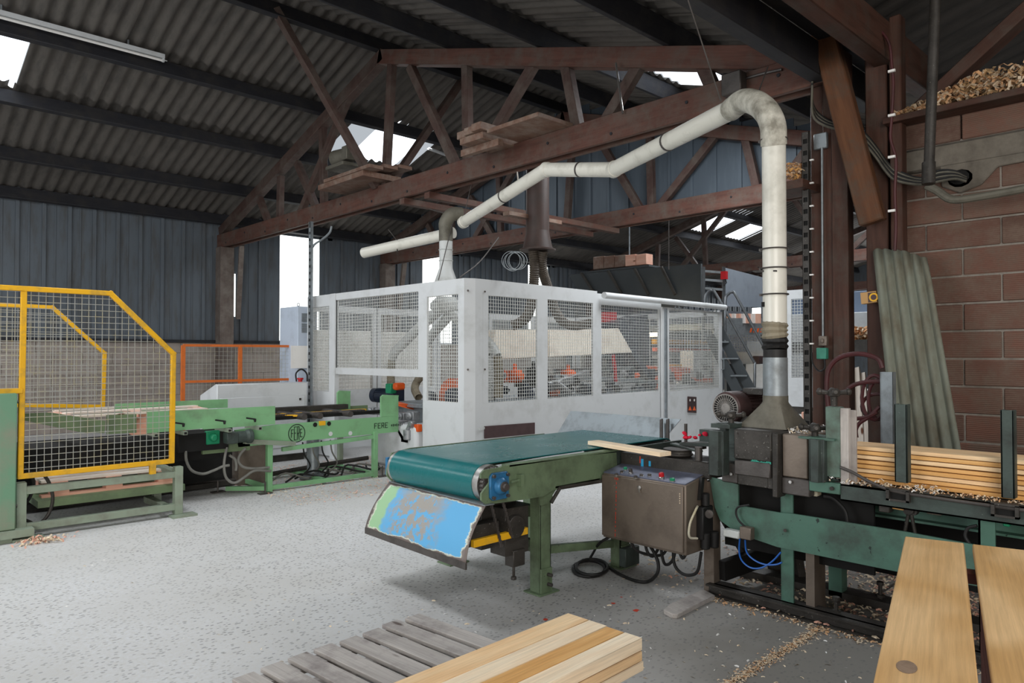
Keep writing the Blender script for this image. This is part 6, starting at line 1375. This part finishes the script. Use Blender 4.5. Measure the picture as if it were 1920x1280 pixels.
# ================================================================ PLATFORM, LADDER AND FAR MACHINES
M['slate'] = paint('dark_slate_sheet', '3a3f42', '44484a', .3, 3, .5)
M['bluesheet'] = paint('blue_grey_sheet', '7f8791', '6d737b', .25, 3, .45)
pt = thing('machine_platform', 'raised machine platform with dark side board above the enclosure', 'platform', (12.6, 9, 0))
b = B(); b.prism([P(1066, 515, X=12.5), P(1314, 494, X=12.5), P(1314, 572, X=12.5), P(1120, 590, X=12.5), P(1085, 548, X=12.5)], (.06, 0, 0)); b.build('side_board', M['slate'], pt)
for x in (1090, 1140, 1190, 1240):
    B().beam(P(x, 512 - (x - 1090) * .08, X=12.46), P(x + 26, 552, X=12.46), .05, .05).build('bracket', M['dsteel'], pt)
B().bb((12.5, 7.3, 2.0), (15.5, 11.6, 2.12)).build('deck', M['galv'], pt)
for x, y in ((12.7, 7.5), (15.3, 7.5), (12.7, 11.4), (15.3, 11.4)): B().bb((x - .07, y - .07, 0), (x + .07, y + .07, 2.0)).build('leg', M['galv'], pt)
b = B(); b.prism([P(1357, 501, d=13.6), P(1431, 520, d=15.2), P(1431, 576, d=15.2), P(1357, 574, d=13.6)], (.04, .04, 0)); b.build('side_sheet', M['bluesheet'], pt, label='light blue-grey side sheet')
B().beam(P(1350, 612, d=13.6), P(1470, 612, d=14.6), .12, .32).build('edge_beam', M['galv'], pt)
b = B()
for k in range(4): x = 1406 + k * 6.5; b.prism([P(x + 1.8, 615, d=13.75), P(x + 5, 615, d=13.75), P(x + 2.8, 623, d=13.75), P(x - .4, 623, d=13.75)], (.01, .01, 0))
b.build('hazard_stripes', M['orange'], pt, kind='stuff', ang=0)
for k, x in enumerate((1112, 1132, 1152, 1172, 1192)):
    a, c_ = P(x, 482 - (x - 1112) * .06, X=12.7), P(x + 19.5, 503 - (x - 1112) * .1, X=12.7)
    B().bb((12.7, c_.y, c_.z), (12.95, a.y, a.z)).build('wooden_block', M['dustwood'] if k < 3 else M['pinkwood'], label='reddish wooden block in the row on the dark platform board, %s' % ['leftmost', 'second from left', 'middle', 'fourth from left', 'rightmost, palest'][k], cat='block', group='blocks on the platform board', bevel=.008)
for k, x in enumerate(range(1362, 1424, 9)):
    if 1398 < x < 1404: pass
    a, c_ = P(x, 588, d=13.9), P(x + 8.2, 606, d=13.9); b = B(); ctr = (a + c_) / 2; b.box(ctr, (.1, .1, (a.z - c_.z))); b.build('white_carton', M['signw'] if k % 2 else M['pinkwood'], label='%s carton in the row beside the ladder rail, %s from the left' % (['pink', 'white'][k % 2], ['first', 'second', 'third', 'fourth', 'fifth', 'sixth', 'seventh'][k]), cat='carton', group='cartons beside the ladder')
B().bb((12.5, P(1220, 500, X=12.7).y - .1, P(1150, 503, X=12.7).z - .07), (13.0, P(1105, 500, X=12.7).y + .1, P(1150, 503, X=12.7).z - .035)).build('shelf', M['slate'], pt)
# ladder
M['steelrail'] = paint('grey_tube_rail', '5f6265', '45484a', .3, 9, .35, .5)
ld = thing('steel_ladder', 'steep grey steel ladder with curved tube handrails at the end of the enclosure', 'ladder', P(1400, 800, d=12.5))
def dd_(y): return 12.9 - (y - 560) / 240 * .6
def Q(x, y, o=0): return P(x, y, d=dd_(y) + o)
for (a, c_) in (((1345, 612), (1440, 792)), ((1330, 630), (1402, 770))):
    p0, p1 = Q(*a), Q(*c_); B().beam(p0, p1, .03, .17, up=(0, 0, 1)).build('stringer', M['slate'], ld)
for y, x0, x1 in ((641, 1346, 1364), (672, 1352, 1382), (704, 1368, 1398), (735, 1384, 1414), (765, 1400, 1430)):
    B().beam(Q(x0, y), Q(x1, y), .16, .025).build('tread', M['galv'], ld)
for pts in ([(1322, 590), (1322, 560), (1328, 547), (1335, 545), (1343, 552), (1410, 672), (1415, 684), (1414, 760)], [(1360, 640), (1360, 565), (1366, 551), (1373, 548), (1381, 556), (1432, 650)]):
    B().tube([Q(*p_) for p_ in pts], .026, n=8, smooth=3).build('handrail', M['steelrail'], ld)
for x in (1319, 1357): B().beam(P(x, 500, d=13.1), P(x, 640, d=13.1), .05, .05).build('upright', M['steelrail'], ld)
for y in (508, 524, 540): B().beam(P(1319, y, d=13.1), P(1357, y + 3, d=13.1), .04, .04).build('rung', M['galv'], ld)
b = B(); b.box(P(1358, 516, d=12.9), (.08, .1, .14)); b.build('red_pendant', M['red'], ld)
B().tube([P(1360, 523, d=12.9), P(1362, 530, d=12.9), P(1357, 535, d=12.9)], .012, n=6).build('pendant_cable', M['black'], ld)
# fence, cabinets behind the ladder
bk = thing('machine_guard', 'white mesh guard with grey cabinets behind the steel ladder', 'guard', P(1400, 800, d=14))
enc_bak = enc; enc = bk
fB = lambda u, z: V((14.2, u, z)); g = lambda x: P(x, 650, X=14.2).y; gz = lambda y: P(1400, y, X=14.2).z
framepanel('guard_panel', fB, (g(1358), g(1440), gz(790), gz(620)), (g(1362), g(1436), gz(660), gz(626)), V((1, 0, 0)), mesh=.06)
enc = enc_bak
slab(1362, 682, 1398, 790, 13.9, .3, 'slate', 'grey_cabinet', bk); slab(1398, 682, 1436, 790, 13.9, .3, 'wgrey', 'white_cabinet', bk); slab(1411, 667, 1424, 682, 13.9, .2, 'motor', 'brown_box', bk)
w_ = B(); w_.bb((15.9, P(1425, 590, X=15.9).y, P(1418, 604, X=15.9).z), (15.95, P(1410, 590, X=15.9).y, P(1418, 577, X=15.9).z)); w_.build('window_40', M['win'], kind='structure')
# distant stock on floor left of post: boards seen low between pipe hood and post
for k, (x0, y0, x1, y1, m_) in enumerate(((1502, 772, 1516, 798, 'pinkwood'), (1478, 778, 1504, 786, 'tin'))):
    slab(x0, y0, x1, y1, 9.5, .3, m_, ['wooden_block', 'grey_sheet'][k], None); o = C.objects[-1]; tag(o, ['pinkish block stack low between the hood and the perforated strut', 'grey flat sheet behind the planer hood'][k], ['block', 'sheet'][k])
    B().bb((9.5, WL[o.name].y - .1, 0), (9.8, WL[o.name].y + .1, WL[o.name].z)).build('stand', M['dsteel'], o)
# ================================================================ SHAVINGS
shavings('shavings_heap', lambda: (lambda y: V((XT + R.uniform(-.18, .25), y, 3.38 + (.03 + .16 * min(1, max(0, (1.95 - y) / .5))) * R.random() ** .7)))(R.uniform(.6, 2.05)), 3600, .06, SMw, 'heap of curled wood shavings on the brick wall top at the upper right')
shavings('shavings_heap', lambda: P(1490, 325, X=6.05) + V((R.uniform(-.1, .1), R.uniform(-.08, .08), R.uniform(-.05, .07))), 200, .05, SM, 'small clump of shavings on a bracket between the cream pipe and the strut')
b = B(); q = P(1490, 345, X=6.05); b.bb(q + V((-.15, -.14, -.07)), q + V((.2, .16, -.0))); b.build('bracket_board', M['post'], label='brown timber bracket carrying a clump of shavings beside the strut', cat='board')
shavings('shavings_heap', lambda: V((R.uniform(3.97, 4.4), R.uniform(1.1, 1.72), .808 + R.uniform(0, .025))), 320, .022, [M['shavp'], M['signw']], 'pale shavings scattered at the start of the infeed table')
shavings('shavings_heap', lambda: V((R.uniform(4.0, 4.09), R.uniform(-.3, 1.6), .803 + R.uniform(0, .014))), 420, .02, [M['shav'], M['shavp']], 'thin line of shavings along the edge of the infeed table')
shavings('shavings_heap', lambda: V((R.uniform(4.05, 4.42), R.uniform(1.82, 1.95), 1.045 + R.uniform(0, .025))), 300, .02, [M['signw'], M['shavp']], 'pale shavings on top of the rear cover beside the hood')
shavings('shavings_heap', lambda: V((R.uniform(4.0, 6.2), R.gauss(1.3, .7), R.uniform(0, .012))), 5200, .034, [M['shavp'], M['shavp'], M['pine3'], M['pinkwood']], 'bed of wood shavings on the floor under and behind the planer', curl=.6)
shavings('shavings_line', lambda: V((R.uniform(2.2, 4.0), 1.717 + R.gauss(0, .018), R.uniform(0, .008))), 2600, .013, [M['shavp'], M['shavp'], M['shav']], 'line of fine shavings filling the floor joint at the lower right', curl=.5)
shavings('shavings_line', lambda: V((4.0 - abs(R.gauss(0, .05)), R.uniform(.2, 2.4), R.uniform(0, .006))), 700, .022, [M['shavp'], M['shav']], 'shavings swept along the base rail of the planer', curl=.5)
def flo():
    while True:
        p_ = V((R.uniform(1.5, 4.2), R.uniform(.2, 5), .001))
        if R.random() < math.exp(-((p_.y - 1.9) ** 2) / 1.4): return p_
shavings('shavings_scatter', flo, 500, .022, [M['shavp'], M['pine3'], M['signw']], 'single pale shavings scattered over the dark floor before the planer', curl=.4)
shavings('shavings_scatter', lambda: V((R.uniform(1.0, 5.2), R.uniform(2.0, 7.5), .001)), 140, .014, [M['shavp'], M['signw']], 'sparse tiny wood chips on the light open floor', curl=.4)
shavings('shavings_scatter', lambda: V((R.uniform(3.4, 6.2), R.uniform(6.6, 9.2), R.uniform(0, .01))), 3400, .022, [M['shavp'], M['shavp'], M['pinkwood']], 'pinkish wood chips on the floor around the green conveyor cradle', curl=.5)
shavings('shavings_scatter', lambda: P(78, 1016, z=0) + V((R.gauss(0, .09), R.gauss(0, .05), R.uniform(0, .03))), 120, .04, [M['shavp'], M['pinkwood']], 'small tuft of splinters at the foot of the green machine cabinet')
# red paint spots on the floor
b = B()
for x, y, s in ((1150, 1131, .014), (1192, 1144, .020), (1022, 1161, .015), (1165, 1119, .008)): b.prism([P(x, y, z=.001) + V((math.cos(t) * s * R.uniform(.7, 1.3), math.sin(t) * s * R.uniform(.6, 1.3), 0)) for t in [i * .7 for i in range(9)]], (0, 0, .0008))
b.build('paint_spots', M['orangered'], fl, kind='stuff', ang=0)
# ================================================================ SMALL EXTRAS
# cables heaped under the green conveyor cradle
for k in range(7):
    x = xa + .1 + .18 * k; pts = [V((x, YC + .25 + R.uniform(-.1, .1), .05)), V((x + .25, YC + .4 + R.uniform(-.1, .1), .07 + R.uniform(0, .06))), V((x + .5, YC + .3 + R.uniform(-.15, .15), .05)), V((x + .75, YC + .55, .08))]
    B().tube(pts, .012, n=6, smooth=4).build('floor_cable', M['black' if k % 3 else 'hosegrey'], lc)
for k in range(4):
    a = V((xa + .5 + .12 * k, YC + .2, .48)); B().tube([a, a + V((.05, .05, -.15)), a + V((.15, .1, -.3)), a + V((.1, .2, -.42))], .009, n=6, smooth=4).build('drop_cable', M['hosegrey' if k % 2 else 'black'], lc)
b = B()
for k in range(46): a = V((3.6 + .028 * k, 7.8, .803)); b.bb(a, a + V((.012, .12, .012)))
b.build('chain_links', M['msteel'], lc, kind='stuff')
# rivets on the guard plate, bolts on the white enclosure door, cable over the far chord
# a narrow bright gap beside the left wall post
b = B(); b.bb((XT + .22, YW - .002, 2.35), (XT + .30, YW - .0, 3.3)); b.build('window_41', M['win'], kind='structure', ang=0)
# bolts and straps on the planer covers
b = B()
for y in (2.21, 2.02):
    for z in (1.03, .9): b.cyl((3.96, y, z), (3.952, y, z), .006, n=8)
b.build('cover_screws', M['msteel'], hc, kind='stuff')
